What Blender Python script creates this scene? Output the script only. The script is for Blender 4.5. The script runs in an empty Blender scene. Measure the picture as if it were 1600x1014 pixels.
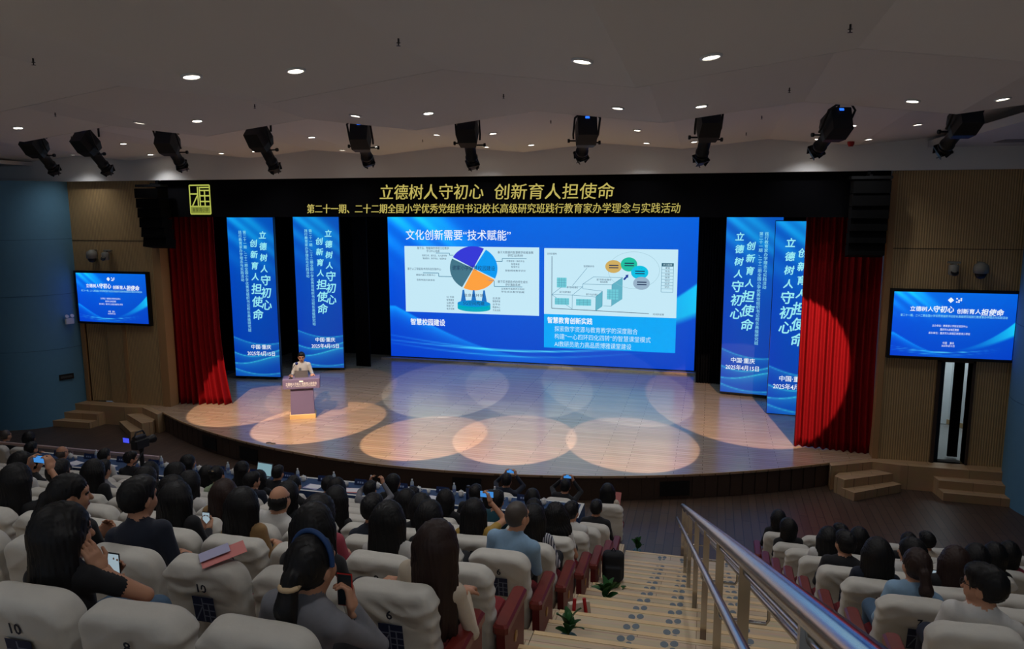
import bpy, math, random
import numpy as np
from mathutils import Vector, Matrix, Euler
random.seed(7); RNG = np.random.RandomState(5)
S = bpy.context.scene
COL = S.collection
R = math.radians
# ------------------------------------------------------------------ camera, world, exposure
EYE = 6.172; ST = 0.55
cam = bpy.data.cameras.new('camera'); camo = bpy.data.objects.new('camera', cam); COL.objects.link(camo)
cam.sensor_width = 36.0; cam.lens = 1188.5 / 1600 * 36; cam.clip_start = 0.05; cam.clip_end = 200
camo.location = (0, 0, EYE)
camo.rotation_euler = (Matrix.Rotation(R(14.6), 3, 'Z') @ Matrix.Rotation(R(90 - 8.815), 3, 'X') @ Matrix.Rotation(R(-0.168), 3, 'Z')).to_euler()
S.camera = camo
w = bpy.data.worlds.new('world'); S.world = w; w.use_nodes = True
w.node_tree.nodes['Background'].inputs[0].default_value = (0.62, 0.78, 1.0, 1); w.node_tree.nodes['Background'].inputs[1].default_value = 0.42
S.view_settings.view_transform = 'Standard'; S.view_settings.look = 'None'; S.view_settings.gamma = 1; S.view_settings.use_curve_mapping = False
S.view_settings.exposure = 0.0
DOWN_W = 50.0          # each ceiling downlight
SPOT_W = 3500.0         # each stage spot

# ------------------------------------------------------------------ helpers
def lin(c):
    return tuple(((x / 255) / 12.92 if x <= 10 else (((x / 255) + .055) / 1.055) ** 2.4) for x in c)
MATS = {}
def mat(name, rgb, rough=.6, metal=0., emit=0., spec=.5, noise=0., scale=20., bump=0., sheen=0.):
    if name in MATS: return MATS[name]
    m = bpy.data.materials.new(name); m.use_nodes = True; nt = m.node_tree; b = nt.nodes['Principled BSDF']
    c = lin(rgb) + (1,)
    b.inputs['Base Color'].default_value = c; b.inputs['Roughness'].default_value = rough; b.inputs['Metallic'].default_value = metal
    b.inputs['Specular IOR Level'].default_value = spec
    if sheen: b.inputs['Sheen Weight'].default_value = sheen
    if emit:
        b.inputs['Emission Color'].default_value = c; b.inputs['Emission Strength'].default_value = emit
        b.inputs['Base Color'].default_value = (.01, .01, .01, 1)
    if noise or bump:
        tc = nt.nodes.new('ShaderNodeTexCoord'); n = nt.nodes.new('ShaderNodeTexNoise'); n.inputs['Scale'].default_value = scale; n.inputs['Detail'].default_value = 5
        nt.links.new(tc.outputs['Object'], n.inputs['Vector'])
        if noise:
            mx = nt.nodes.new('ShaderNodeMix'); mx.data_type = 'RGBA'
            mx.inputs[6].default_value = tuple(x * (1 - noise) for x in c[:3]) + (1,); mx.inputs[7].default_value = tuple(min(1, x * (1 + noise)) for x in c[:3]) + (1,)
            nt.links.new(n.outputs['Fac'], mx.inputs[0]); nt.links.new(mx.outputs[2], b.inputs['Base Color'])
        if bump:
            bp = nt.nodes.new('ShaderNodeBump'); bp.inputs['Strength'].default_value = bump; bp.inputs['Distance'].default_value = .01
            nt.links.new(n.outputs['Fac'], bp.inputs['Height']); nt.links.new(bp.outputs[0], b.inputs['Normal'])
    MATS[name] = m; return m
def planks(name, c1, c2, mortar, bw, bh, rough=.35, rotz=0., msize=.004, spec=.5):
    """wooden boards from a brick texture in object space"""
    m = bpy.data.materials.new(name); m.use_nodes = True; nt = m.node_tree; b = nt.nodes['Principled BSDF']; b.inputs['Roughness'].default_value = rough
    b.inputs['Specular IOR Level'].default_value = spec
    tc = nt.nodes.new('ShaderNodeTexCoord'); mp = nt.nodes.new('ShaderNodeMapping'); mp.inputs['Rotation'].default_value = (0, 0, rotz)
    br = nt.nodes.new('ShaderNodeTexBrick'); br.inputs['Scale'].default_value = 1; br.inputs['Brick Width'].default_value = bw; br.inputs['Row Height'].default_value = bh
    br.inputs['Mortar Size'].default_value = msize; br.inputs['Color1'].default_value = lin(c1) + (1,); br.inputs['Color2'].default_value = lin(c2) + (1,); br.inputs['Mortar'].default_value = lin(mortar) + (1,)
    br.offset = .37
    nt.links.new(tc.outputs['Object'], mp.inputs['Vector']); nt.links.new(mp.outputs[0], br.inputs['Vector'])
    n = nt.nodes.new('ShaderNodeTexNoise'); n.inputs['Scale'].default_value = 3; n.inputs['Detail'].default_value = 6
    mp2 = nt.nodes.new('ShaderNodeMapping'); mp2.inputs['Rotation'].default_value = (0, 0, rotz); mp2.inputs['Scale'].default_value = (.6, 14, 1)
    nt.links.new(tc.outputs['Object'], mp2.inputs['Vector']); nt.links.new(mp2.outputs[0], n.inputs['Vector'])
    mx = nt.nodes.new('ShaderNodeMix'); mx.data_type = 'RGBA'; mx.blend_type = 'MULTIPLY'; mx.inputs[0].default_value = .35
    nt.links.new(br.outputs['Color'], mx.inputs[6]); nt.links.new(n.outputs['Color'], mx.inputs[7]); nt.links.new(mx.outputs[2], b.inputs['Base Color'])
    MATS[name] = m; return m
def slats(name, c1, c2, per, axis=0, rough=.6):
    """fine vertical slats: wave bands along an object axis"""
    m = bpy.data.materials.new(name); m.use_nodes = True; nt = m.node_tree; b = nt.nodes['Principled BSDF']; b.inputs['Roughness'].default_value = rough
    tc = nt.nodes.new('ShaderNodeTexCoord'); wv = nt.nodes.new('ShaderNodeTexWave'); wv.bands_direction = 'XYZ'[axis]
    wv.inputs['Scale'].default_value = .314 / per * 1.0; wv.inputs['Distortion'].default_value = 0
    nt.links.new(tc.outputs['Object'], wv.inputs['Vector'])
    cr = nt.nodes.new('ShaderNodeValToRGB'); cr.color_ramp.elements[0].position = .25; cr.color_ramp.elements[0].color = lin(c2) + (1,); cr.color_ramp.elements[1].position = .5; cr.color_ramp.elements[1].color = lin(c1) + (1,)
    nt.links.new(wv.outputs['Fac'], cr.inputs[0]); nt.links.new(cr.outputs[0], b.inputs['Base Color'])
    bp = nt.nodes.new('ShaderNodeBump'); bp.inputs['Strength'].default_value = .5; bp.inputs['Distance'].default_value = .01
    nt.links.new(wv.outputs['Fac'], bp.inputs['Height']); nt.links.new(bp.outputs[0], b.inputs['Normal'])
    MATS[name] = m; return m

def tag(o, label=None, cat=None, group=None, kind=None):
    if label: o['label'] = label
    if cat: o['category'] = cat
    if group: o['group'] = group
    if kind: o['kind'] = kind
    return o
def link(name, me, parent=None, loc=None, rot=None):
    o = bpy.data.objects.new(name, me); COL.objects.link(o)
    if parent is not None: o.parent = parent
    if loc is not None: o.location = loc
    if rot is not None: o.rotation_euler = rot
    return o
def thing(name, label, cat, loc=(0, 0, 0), rz=0., group=None):
    o = link(name, None, None, loc, (0, 0, rz)); o.empty_display_size = .1
    return tag(o, label, cat, group)
def copy_tree(o, parent=None):
    c = o.copy(); COL.objects.link(c); c.parent = parent
    for ch in o.children: copy_tree(ch, c)
    return c
class MB:
    """collects simple solids, then becomes one mesh"""
    def __init__(s): s.v = []; s.f = []; s.sm = []
    def add(s, vs, fs, smooth=False, M=None):
        n = len(s.v)
        s.v += [tuple(M @ Vector(v)) for v in vs] if M is not None else [tuple(v) for v in vs]
        s.f += [tuple(i + n for i in f) for f in fs]; s.sm += [smooth] * len(fs); return s
    def box(s, x0, x1, y0, y1, z0, z1, M=None):
        return s.add([(x0, y0, z0), (x1, y0, z0), (x1, y1, z0), (x0, y1, z0), (x0, y0, z1), (x1, y0, z1), (x1, y1, z1), (x0, y1, z1)],
                     [(3, 2, 1, 0), (4, 5, 6, 7), (0, 1, 5, 4), (1, 2, 6, 5), (2, 3, 7, 6), (3, 0, 4, 7)], M=M)
    def bbox(s, x0, x1, y0, y1, z0, z1, b, M=None):
        """box with chamfered vertical and top edges"""
        xs = [(x0 + b, y0), (x1 - b, y0), (x1, y0 + b), (x1, y1 - b), (x1 - b, y1), (x0 + b, y1), (x0, y1 - b), (x0, y0 + b)]
        cx, cy = (x0 + x1) / 2, (y0 + y1) / 2
        def ins(p): return (p[0] + (b if p[0] < cx else -b) * .7, p[1] + (b if p[1] < cy else -b) * .7)
        vs = [(x, y, z0) for x, y in xs] + [(x, y, z1 - b) for x, y in xs] + [(*ins(p), z1) for p in xs]
        fs = [tuple(reversed(range(8))), tuple(range(16, 24))]
        for r in (0, 8):
            for i in range(8): j = (i + 1) % 8; fs.append((r + i, r + j, r + 8 + j, r + 8 + i))
        return s.add(vs, fs, M=M)
    def prism(s, pts, z0, z1, M=None):
        n = len(pts)
        vs = [(x, y, z0) for x, y in pts] + [(x, y, z1) for x, y in pts]
        fs = [tuple(reversed(range(n))), tuple(range(n, 2 * n))] + [(i, (i + 1) % n, n + (i + 1) % n, n + i) for i in range(n)]
        return s.add(vs, fs, M=M)
    def lathe(s, prof, n=16, M=None, smooth=True):
        vs = []; fs = []
        for r, z in prof:
            for i in range(n): a = 2 * math.pi * i / n; vs.append((r * math.cos(a), r * math.sin(a), z))
        for k in range(len(prof) - 1):
            for i in range(n): j = (i + 1) % n; fs.append((k * n + i, k * n + j, (k + 1) * n + j, (k + 1) * n + i))
        s.add(vs, fs, smooth, M)
        for k, flip in ((0, True), (len(prof) - 1, False)):
            if prof[k][0] > 1e-5:
                a = vs[k * n:(k + 1) * n]; s.add(a, [tuple(range(n))[::-1] if flip else tuple(range(n))], False, M)
        return s
    def tube(s, pts, r, n=8, closed=False, smooth=True):
        P = [Vector(p) for p in pts]; vs = []; fs = []; m = len(P); up = None
        for i, p in enumerate(P):
            d = (P[min(i + 1, m - 1)] - P[max(i - 1, 0)]).normalized()
            if up is None: up = Vector((0, 0, 1)) if abs(d.z) < .9 else Vector((1, 0, 0))
            a = d.cross(up).normalized(); b_ = a.cross(d).normalized(); up = b_
            rr = r[i] if isinstance(r, (list, tuple)) else r
            for k in range(n): t = 2 * math.pi * k / n; vs.append(p + a * rr * math.cos(t) + b_ * rr * math.sin(t))
        for i in range(m - 1):
            for k in range(n): j = (k + 1) % n; fs.append((i * n + k, i * n + j, (i + 1) * n + j, (i + 1) * n + k))
        s.add(vs, fs, smooth)
        s.add(vs[:n], [tuple(range(n))[::-1]]); s.add(vs[-n:], [tuple(range(n))]); return s
    def mesh(s, name, *mats):
        me = bpy.data.meshes.new(name); me.from_pydata(s.v, [], s.f)
        me.polygons.foreach_set('use_smooth', s.sm)
        for m in mats: me.materials.append(m)
        me.update(); return me
    def build(s, name, m, parent=None, loc=None, rot=None): return link(name, s.mesh(name, m), parent, loc, rot)
def struct(o, label, cat='room'):
    return tag(o, label, cat, kind='structure')

# ------------------------------------------------------------------ signed-distance modelling (bodies, hair, seat covers)
def rotm(ax, ay=0, az=0): return np.array(Euler((ax, ay, az), 'XYZ').to_matrix())
def cap(a, b, ra, rb=None, k=.03, m=0, sub=False): return dict(t='c', a=np.array(a, float), b=np.array(b, float), ra=ra, rb=ra if rb is None else rb, k=k, m=m, sub=sub)
def ell(c, r, k=.03, m=0, Rm=None, sub=False): return dict(t='e', c=np.array(c, float), r=np.array(r, float), k=k, m=m, R=Rm, sub=sub)
def rbox(c, h, rad, k=.03, m=0, Rm=None, sub=False): return dict(t='b', c=np.array(c, float), h=np.array(h, float), rad=rad, k=k, m=m, R=Rm, sub=sub)
def slab(c, h, rad, rc, k=.03, m=0, Rm=None): return dict(t='x', c=np.array(c, float), h=np.array(h, float), rad=rad, rc=rc, k=k, m=m, R=Rm, sub=False)
def dist(p, X, Y, Z):
    if p['t'] == 'c':
        a, b = p['a'], p['b']; ab = b - a; L = max(ab @ ab, 1e-9)
        px, py, pz = X - a[0], Y - a[1], Z - a[2]
        h = np.clip((px * ab[0] + py * ab[1] + pz * ab[2]) / L, 0, 1)
        return np.sqrt((px - h * ab[0]) ** 2 + (py - h * ab[1]) ** 2 + (pz - h * ab[2]) ** 2) - (p['ra'] + (p['rb'] - p['ra']) * h)
    c = p['c']; x, y, z = X - c[0], Y - c[1], Z - c[2]
    if p['R'] is not None:
        M = p['R']; x, y, z = M[0, 0] * x + M[1, 0] * y + M[2, 0] * z, M[0, 1] * x + M[1, 1] * y + M[2, 1] * z, M[0, 2] * x + M[1, 2] * y + M[2, 2] * z
    if p['t'] == 'e':
        r = p['r']; k0 = np.sqrt((x / r[0]) ** 2 + (y / r[1]) ** 2 + (z / r[2]) ** 2) + 1e-9
        k1 = np.sqrt((x / r[0] ** 2) ** 2 + (y / r[1] ** 2) ** 2 + (z / r[2] ** 2) ** 2) + 1e-9
        return k0 * (k0 - 1) / k1
    if p['t'] == 'x':                                                   # slab: big corner radius in XZ, small edge radius in Y
        h = p['h']; rc = p['rc']; e = p['rad']
        qx, qz = np.abs(x) - (h[0] - rc), np.abs(z) - (h[2] - rc)
        d2 = np.sqrt(np.maximum(qx, 0) ** 2 + np.maximum(qz, 0) ** 2) + np.minimum(np.maximum(qx, qz), 0) - rc + e
        dy = np.abs(y) - h[1] + e
        return np.sqrt(np.maximum(d2, 0) ** 2 + np.maximum(dy, 0) ** 2) + np.minimum(np.maximum(d2, dy), 0) - e
    h = p['h'] - p['rad']; qx, qy, qz = np.abs(x) - h[0], np.abs(y) - h[1], np.abs(z) - h[2]
    return np.sqrt(np.maximum(qx, 0) ** 2 + np.maximum(qy, 0) ** 2 + np.maximum(qz, 0) ** 2) + np.minimum(np.maximum(qx, np.maximum(qy, qz)), 0) - p['rad']
def bounds(p):
    if p['t'] == 'c':
        r = max(p['ra'], p['rb']); return np.minimum(p['a'], p['b']) - r, np.maximum(p['a'], p['b']) + r
    h = p['r'] if p['t'] == 'e' else p['h']
    if p['R'] is not None: h = np.abs(p['R']) @ h
    return p['c'] - h, p['c'] + h
def sdf_arrays(prims, res, disp=None):
    B = [bounds(p) for p in prims if not p['sub']]
    lo = np.min([b[0] for b in B], 0) - 2.5 * res - .012; hi = np.max([b[1] for b in B], 0) + 2.5 * res + .012
    n = np.ceil((hi - lo) / res).astype(int) + 1
    ax = [lo[i] + res * np.arange(n[i]) for i in range(3)]
    F = np.full(n, .25)
    for p in prims:
        b0, b1 = bounds(p); mg = p['k'] + 3 * res + .02
        i0 = np.clip(np.floor((b0 - mg - lo) / res).astype(int), 0, n); i1 = np.clip(np.ceil((b1 + mg - lo) / res).astype(int) + 1, 0, n)
        if np.any(i1 <= i0): continue
        sl = tuple(slice(a, b) for a, b in zip(i0, i1))
        X = ax[0][sl[0]][:, None, None]; Y = ax[1][sl[1]][None, :, None]; Z = ax[2][sl[2]][None, None, :]
        d = dist(p, X, Y, Z) + np.zeros([a.stop - a.start for a in sl]); f = F[sl]; k = p['k']
        if p['sub']:
            h = np.maximum(k - np.abs(f + d), 0) / max(k, 1e-6); F[sl] = np.maximum(f, -d) + h * h * k * .25
        else:
            h = np.maximum(k - np.abs(f - d), 0) / max(k, 1e-6); F[sl] = np.minimum(f, d) - h * h * k * .25
    if disp is not None: F = F + disp(ax[0][:, None, None], ax[1][None, :, None], ax[2][None, None, :])
    s = F < 0; c = np.zeros(np.array(n) - 1, int)
    CO = [(i, j, k) for i in (0, 1) for j in (0, 1) for k in (0, 1)]
    for o in CO: c += s[o[0]:n[0] - 1 + o[0], o[1]:n[1] - 1 + o[1], o[2]:n[2] - 1 + o[2]]
    I = np.argwhere((c > 0) & (c < 8)); acc = np.zeros((len(I), 3)); cnt = np.zeros(len(I))
    for a in CO:
        for b in CO:
            if sum(b) - sum(a) == 1 and all(y >= x for x, y in zip(a, b)):
                va = F[I[:, 0] + a[0], I[:, 1] + a[1], I[:, 2] + a[2]]; vb = F[I[:, 0] + b[0], I[:, 1] + b[1], I[:, 2] + b[2]]
                mk = (va < 0) != (vb < 0); t = np.where(mk, va / np.where(mk, va - vb, 1), 0)
                acc += mk[:, None] * (np.array(a) + t[:, None] * (np.array(b) - np.array(a))); cnt += mk
    V = lo + (I + acc / cnt[:, None]) * res
    cid = np.full(np.array(n) - 1, -1); cid[I[:, 0], I[:, 1], I[:, 2]] = np.arange(len(I))
    Q = []
    for a in range(3):
        u, v = (a + 1) % 3, (a + 2) % 3
        s0 = s.take(range(0, n[a] - 1), a); s1 = s.take(range(1, n[a]), a)
        E_ = np.argwhere(s0 != s1); E_ = E_[(E_[:, u] > 0) & (E_[:, v] > 0) & (E_[:, u] < n[u] - 1) & (E_[:, v] < n[v] - 1)]
        if not len(E_): continue
        inside = s[E_[:, 0], E_[:, 1], E_[:, 2]]
        def cell(du, dv):
            G = E_.copy(); G[:, u] -= du; G[:, v] -= dv; return cid[G[:, 0], G[:, 1], G[:, 2]]
        q = np.stack([cell(0, 0), cell(1, 0), cell(1, 1), cell(0, 1)], 1)
        q[~inside] = q[~inside][:, ::-1]; Q.append(q)
    Q = np.concatenate(Q); Q = Q[(Q >= 0).all(1)]
    pos = [p for p in prims if not p['sub']]
    ms = np.array([p['m'] for p in pos])
    if len(set(ms.tolist())) > 1:
        D = np.stack([dist(p, V[:, 0], V[:, 1], V[:, 2]) for p in pos]); vm = ms[np.argmin(D, 0)]
    else: vm = np.full(len(V), ms[0])
    return V, Q, vm[Q[:, 0]]
def sdf_mesh(name, parts, mats, disp=None):
    """parts: list of (prims, resolution); joined into one mesh"""
    Vs, Qs, Ms, n = [], [], [], 0
    for prims, res in parts:
        V, Q, M = sdf_arrays(prims, res, disp); Vs.append(V); Qs.append(Q + n); Ms.append(M); n += len(V)
    V = np.concatenate(Vs); Q = np.concatenate(Qs); M = np.concatenate(Ms)
    me = bpy.data.meshes.new(name)
    me.vertices.add(len(V)); me.vertices.foreach_set('co', V.astype(np.float32).ravel())
    me.loops.add(Q.size); me.loops.foreach_set('vertex_index', Q.astype(np.int32).ravel())
    me.polygons.add(len(Q)); me.polygons.foreach_set('loop_start', np.arange(0, Q.size, 4, dtype=np.int32))
    me.polygons.foreach_set('material_index', M.astype(np.int32)); me.polygons.foreach_set('use_smooth', np.ones(len(Q), bool))
    for m in mats: me.materials.append(m)
    me.update(calc_edges=True); me.validate(); return me

# ------------------------------------------------------------------ lettering
TXT = {}
def text_mesh(body, size, align='CENTER', bold=0., shear=0., line=1., char=1., m=None, extrude=0.):
    key = (body, size, align, bold, shear, line, char, m.name if m else '', extrude)
    if key in TXT: return TXT[key]
    cu = bpy.data.curves.new('lettering', 'FONT'); cu.body = body; cu.size = size; cu.align_x = align; cu.align_y = 'CENTER'
    cu.shear = shear; cu.space_line = line; cu.space_character = char; cu.resolution_u = 2; cu.extrude = extrude
    o = bpy.data.objects.new('lettering', cu); COL.objects.link(o)
    dg = bpy.context.evaluated_depsgraph_get(); dg.update()
    me = bpy.data.meshes.new_from_object(o.evaluated_get(dg)); me.name = 'lettering'
    COL.objects.unlink(o); bpy.data.objects.remove(o); bpy.data.curves.remove(cu)
    if bold:
        V = [v.co.copy() for v in me.vertices]; Fc = [tuple(p.vertices) for p in me.polygons]; vs, fs = [], []
        for q, (dx, dy) in enumerate(((0, 0), (bold, 0), (-bold, 0), (0, bold), (0, -bold))):
            n = len(vs); vs += [(v.x + dx, v.y + dy, v.z + q * .0004) for v in V]; fs += [tuple(i + n for i in f) for f in Fc]
        me = bpy.data.meshes.new('lettering'); me.from_pydata(vs, [], fs)
    me.materials.clear(); me.materials.append(m); TXT[key] = me; return me
UPRIGHT = (math.pi / 2, 0, 0)
def text(body, size, m, parent, loc, name='lettering', width=None, **k):
    me = text_mesh(body, size, m=m, **k); o = link(name, me, parent, loc, UPRIGHT)
    if width:
        xs = [v.co.x for v in me.vertices]; o.scale.x = width / max(1e-3, max(xs) - min(xs))
    return o

# ------------------------------------------------------------------ the setting
stage_wood = planks('stage_wood', (206, 172, 140), (188, 154, 122), (134, 106, 82), 1.6, .13, .2, 0, .006, .9)
aisle_wood = planks('aisle_wood', (226, 204, 172), (212, 190, 158), (166, 140, 112), 1.3, .30, .45, 0, .004)
hall_wood = planks('hall_wood', (92, 72, 58), (78, 60, 48), (48, 38, 30), 1.5, .16, .42, R(90), .008)
step_wood = planks('step_wood', (200, 164, 122), (186, 150, 110), (120, 92, 66), 1.2, .2, .5)
dark_ply = mat('dark_plywood', (70, 52, 40), .6, noise=.2)
ceil_m = mat('ceiling_paint', (230, 228, 226), .85)
wall_m = slats('slat_panelling', (196, 164, 114), (150, 122, 82), .05)
blue_m = mat('blue_plaster', (92, 142, 172), .8, noise=.05, scale=8)
black_m = mat('black_drape', (10, 10, 14), .95, spec=.1)
blk = mat('black_metal', (9, 9, 11), .5)
gold_edge = mat('edge_trim', (190, 150, 100), .45)

fl = MB().box(-30, 14, -8, 30, -.1, 0).build('floor', hall_wood); struct(fl, 'dark brown plank floor between the seating and the stage', 'floor')

# stage with curved front
SX = -5.93; SR = 15.9; SYC = 14.86 + SR
def arc(x, r=SR): return SYC - math.sqrt(r * r - (x - SX) ** 2)
XL, XR = SX - 8.6, SX + 8.6
apts = [(XL + (XR - XL) * i / 60, arc(XL + (XR - XL) * i / 60)) for i in range(61)]
outer = apts + [(XR + 1.2, 18.05), (XR + 1.2, 27), (XL - 1.2, 27), (XL - 1.2, 18.05)]
stg = MB().prism(outer, ST - .05, ST).build('stage_floor', stage_wood); struct(stg, 'wide light wood stage floor with a curved front edge', 'stage')
inner = [(x * .998 + SX * .002, y + .06) for x, y in apts] + [(XR + 1.1, 18.1), (XR + 1.1, 26.9), (XL - 1.1, 26.9), (XL - 1.1, 18.1)]
MB().prism(inner, 0.002, ST - .05).build('stage_core', dark_ply, stg)
pm = MB().box(-.133, .133, 0, .022, 0, ST - .06).mesh('fascia_panel', dark_ply)
for i in range(66):
    x = XL + .13 + (XR - XL - .26) * i / 65; y = arc(x) + .03; a = math.asin((x - SX) / SR)
    link('fascia_panel', pm, stg, (x, y, .004), (0, 0, a))
vm = MB().box(-.32, .32, 0, .02, .08, .40).mesh('vent_panel', blk)
for x in (-12.2, -10.7, -4.9, -.55): link('vent_panel', vm, stg, (x, arc(x) + .005, 0), (0, 0, math.asin((x - SX) / SR)))
MB().tube([(x, y + .01, ST - .012) for x, y in apts], .014, 6).build('edge_strip', gold_edge, stg)

# back wall and black masking
bw = MB().box(-22, 10, 26.6, 26.8, 0, 8).build('wall_stage_back', black_m); struct(bw, 'black drape wall behind the stage screens', 'wall')
for nm, x in (('wall_stage_left', -16.9), ('wall_stage_right', 5.0)):
    o = MB().box(x - .1, x + .1, 18.3, 26.7, 0, 8).build(nm, mat('wing_wall', (40, 56, 70), .9)); struct(o, 'dark stage wing wall ' + ('behind podium side banners' if x < 0 else 'behind the corridor side banners'), 'wall')
o = MB().box(-22, 10, 17.85, 26.8, 7.9, 8.0).build('ceiling_stage', black_m); struct(o, 'black stage house ceiling above the screens', 'ceiling')

# proscenium walls with timber slats, door openings
def wall_piece(nm, rects, parent=None, m=wall_m):
    b = MB()
    for x0, x1, z0, z1 in rects: b.box(x0, x1, 18.0, 18.25, z0, z1)
    return b.build(nm, m, parent)
wl = wall_piece('wall_left', [(-21.0, -17.5, 0, 6.9), (-17.5, -16.2, 2.86, 6.9), (-16.2, -14.75, 0, 6.9)]); struct(wl, 'timber slat wall carrying the screen beside the podium curtain', 'wall')
wr = wall_piece('wall_right', [(3.7, 4.93, 0, 6.9), (4.93, 5.55, 2.82, 6.9), (5.55, 8.5, 0, 6.9)]); struct(wr, 'timber slat wall carrying the screen above the corridor door', 'wall')
edge_w = mat('corner_timber', (168, 128, 84), .6)
for x0, x1, p in ((-14.99, -14.74, wl), (3.68, 3.8, wr)): MB().box(x0, x1, 17.96, 18.3, .55, 6.85).build('corner_board', edge_w, p)
seam = mat('panel_seam', (70, 54, 36), .8)
for z in (5.25,): 
    MB().box(-19.4, -14.8, 17.992, 18.0, z, z + .015).build('panel_seam', seam, wl); MB().box(3.72, 8.4, 17.992, 18.0, z, z + .015).build('panel_seam', seam, wr)
# left doorway: recess with the slatted leaf swung inwards
d1 = MB().box(-17.62, -17.5, 17.95, 18.3, ST, 2.92).box(-16.2, -16.1, 17.97, 18.25, ST, 2.9).box(-17.62, -16.1, 17.97, 18.25, 2.86, 2.94).build('door_1', edge_w)
struct(d1, 'doorway with inward opened timber leaf under the podium side screen', 'door')
MB().box(0, .8, -.03, .03, ST, 2.84).build('door_leaf', wall_m, d1, (-17.5, 18.06, 0), (0, 0, R(11)))
MB().box(0, .62, -.03, .03, ST, 2.84).build('door_leaf', wall_m, d1, (-16.80, 18.07, 0), (0, 0, R(-3)))
MB().box(-17.9, -16.0, 19.3, 19.4, 0, 3).build('recess_back', wall_m, d1)
# right doorway: open onto a lit corridor
d2 = MB().box(4.86, 4.93, 17.96, 18.3, ST, 2.88).box(5.55, 5.6, 17.96, 18.3, ST, 2.88).box(4.86, 5.6, 17.96, 18.3, 2.82, 2.9).build('door_2', mat('door_frame', (60, 44, 32), .6))
struct(d2, 'narrow open doorway to a pale lit corridor with black curtain', 'door')
cw = mat('corridor_wall', (214, 222, 224), .7); cf = mat('corridor_floor', (150, 152, 150), .35, noise=.1)
MB().box(4.2, 9, 18.3, 24, ST - .06, ST - .01).build('corridor_floor', cf, d2)
MB().box(5.9, 9, 21.4, 21.5, ST, 3.2).build('corridor_end_wall', cw, d2)
MB().box(0, 5, 0, .1, ST, 3.2).build('corridor_side_wall', cw, d2, (4.72, 23.2, 0), (0, 0, R(-52)))
MB().box(0, 5, -.02, 0, ST, ST + .12).build('corridor_baseboard', mat('corridor_skirt', (176, 150, 110), .6), d2, (4.72, 23.2, 0), (0, 0, R(-52)))
MB().box(4.2, 9, 18.3, 24, 3.15, 3.25).build('corridor_ceiling', cw, d2)
b = MB(); n = 22
pts = [(5.33 + .2 * i / n, 18.45 + .035 * math.sin(i * 1.7)) for i in range(n + 1)]
vs = [(x, y, z) for z in (ST + .02, 2.8) for x, y in pts]; b.add(vs, [(i, i + 1, n + 2 + i, n + 1 + i) for i in range(n)], True)
b.add([(x, y + .03, z) for x, y, z in vs], [(i, n + 1 + i, n + 2 + i, i + 1) for i in range(n)], True)
tag(b.build('door_curtain', black_m), 'black curtain hanging in the corridor doorway', 'curtain')
cl = bpy.data.lights.new('corridor_lamp', 'AREA'); cl.energy = 22; cl.size = .8; cl.color = (.85, .95, 1)
clo = link('corridor_lamp', cl, None, (5.9, 20.2, 3.1))

# blue columns left and right
def column(nm, cx, cy, r, label):
    prof = [(r, z) for z in (0, 1.55, 1.56)] 
    root = MB().lathe([(r, 0), (r, 6.9)], 72, Matrix.Translation((cx, cy, 0))).build(nm, blue_m)
    for z in (2.2, 3.75, 5.3): MB().lathe([(r + .001, z), (r + .004, z + .006), (r + .001, z + .012)], 72, Matrix.Translation((cx, cy, 0))).build('seam_ring', mat('seam_blue', (60, 100, 124), .8), root)
    struct(root, label, 'wall'); return root
cL = column('wall_column_left', -19.4, 18.05, 1.72, 'pale blue curved column beside the podium side doorway')
cR = column('wall_column_right', 8.0, 17.3, 1.85, 'pale blue curved column beside the corridor doorway')
for lab, loc, rz in (('small black exit sign box on blue column near podium doorway', (-17.78, 17.45, 1.38), R(62)),):
    e = thing('wall_sign', lab, 'sign', loc, rz); MB().box(-.19, .19, -.03, 0, -.08, .08).build('sign_box', blk, e); MB().box(-.15, .15, -.034, -.03, -.03, .03).build('sign_face', mat('sign_face', (60, 66, 68), .4), e)
for lab, loc, rz in (('white twin emergency lamp beside the podium side screen', (-17.68, 17.62, 3.0), R(70)), ('white twin emergency lamp beside the corridor side screen', (6.3, 16.42, 2.75), R(-65))):
    e = thing('emergency_lamp', lab, 'lamp', loc, rz, 'emergency lamps'); MB().bbox(-.12, .12, -.08, 0, -.1, .06, .02).build('lamp_body', mat('white_plastic', (214, 214, 210), .5), e)
    for s in (-.07, .07): MB().lathe([(.02, -.05), (.055, 0), (.05, .02)], 12, Matrix.Translation((s, -.06, .12)) @ Matrix.Rotation(R(70), 4, 'X')).build('lamp_head', mat('white_plastic', (214, 214, 210), .5), e)

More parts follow.
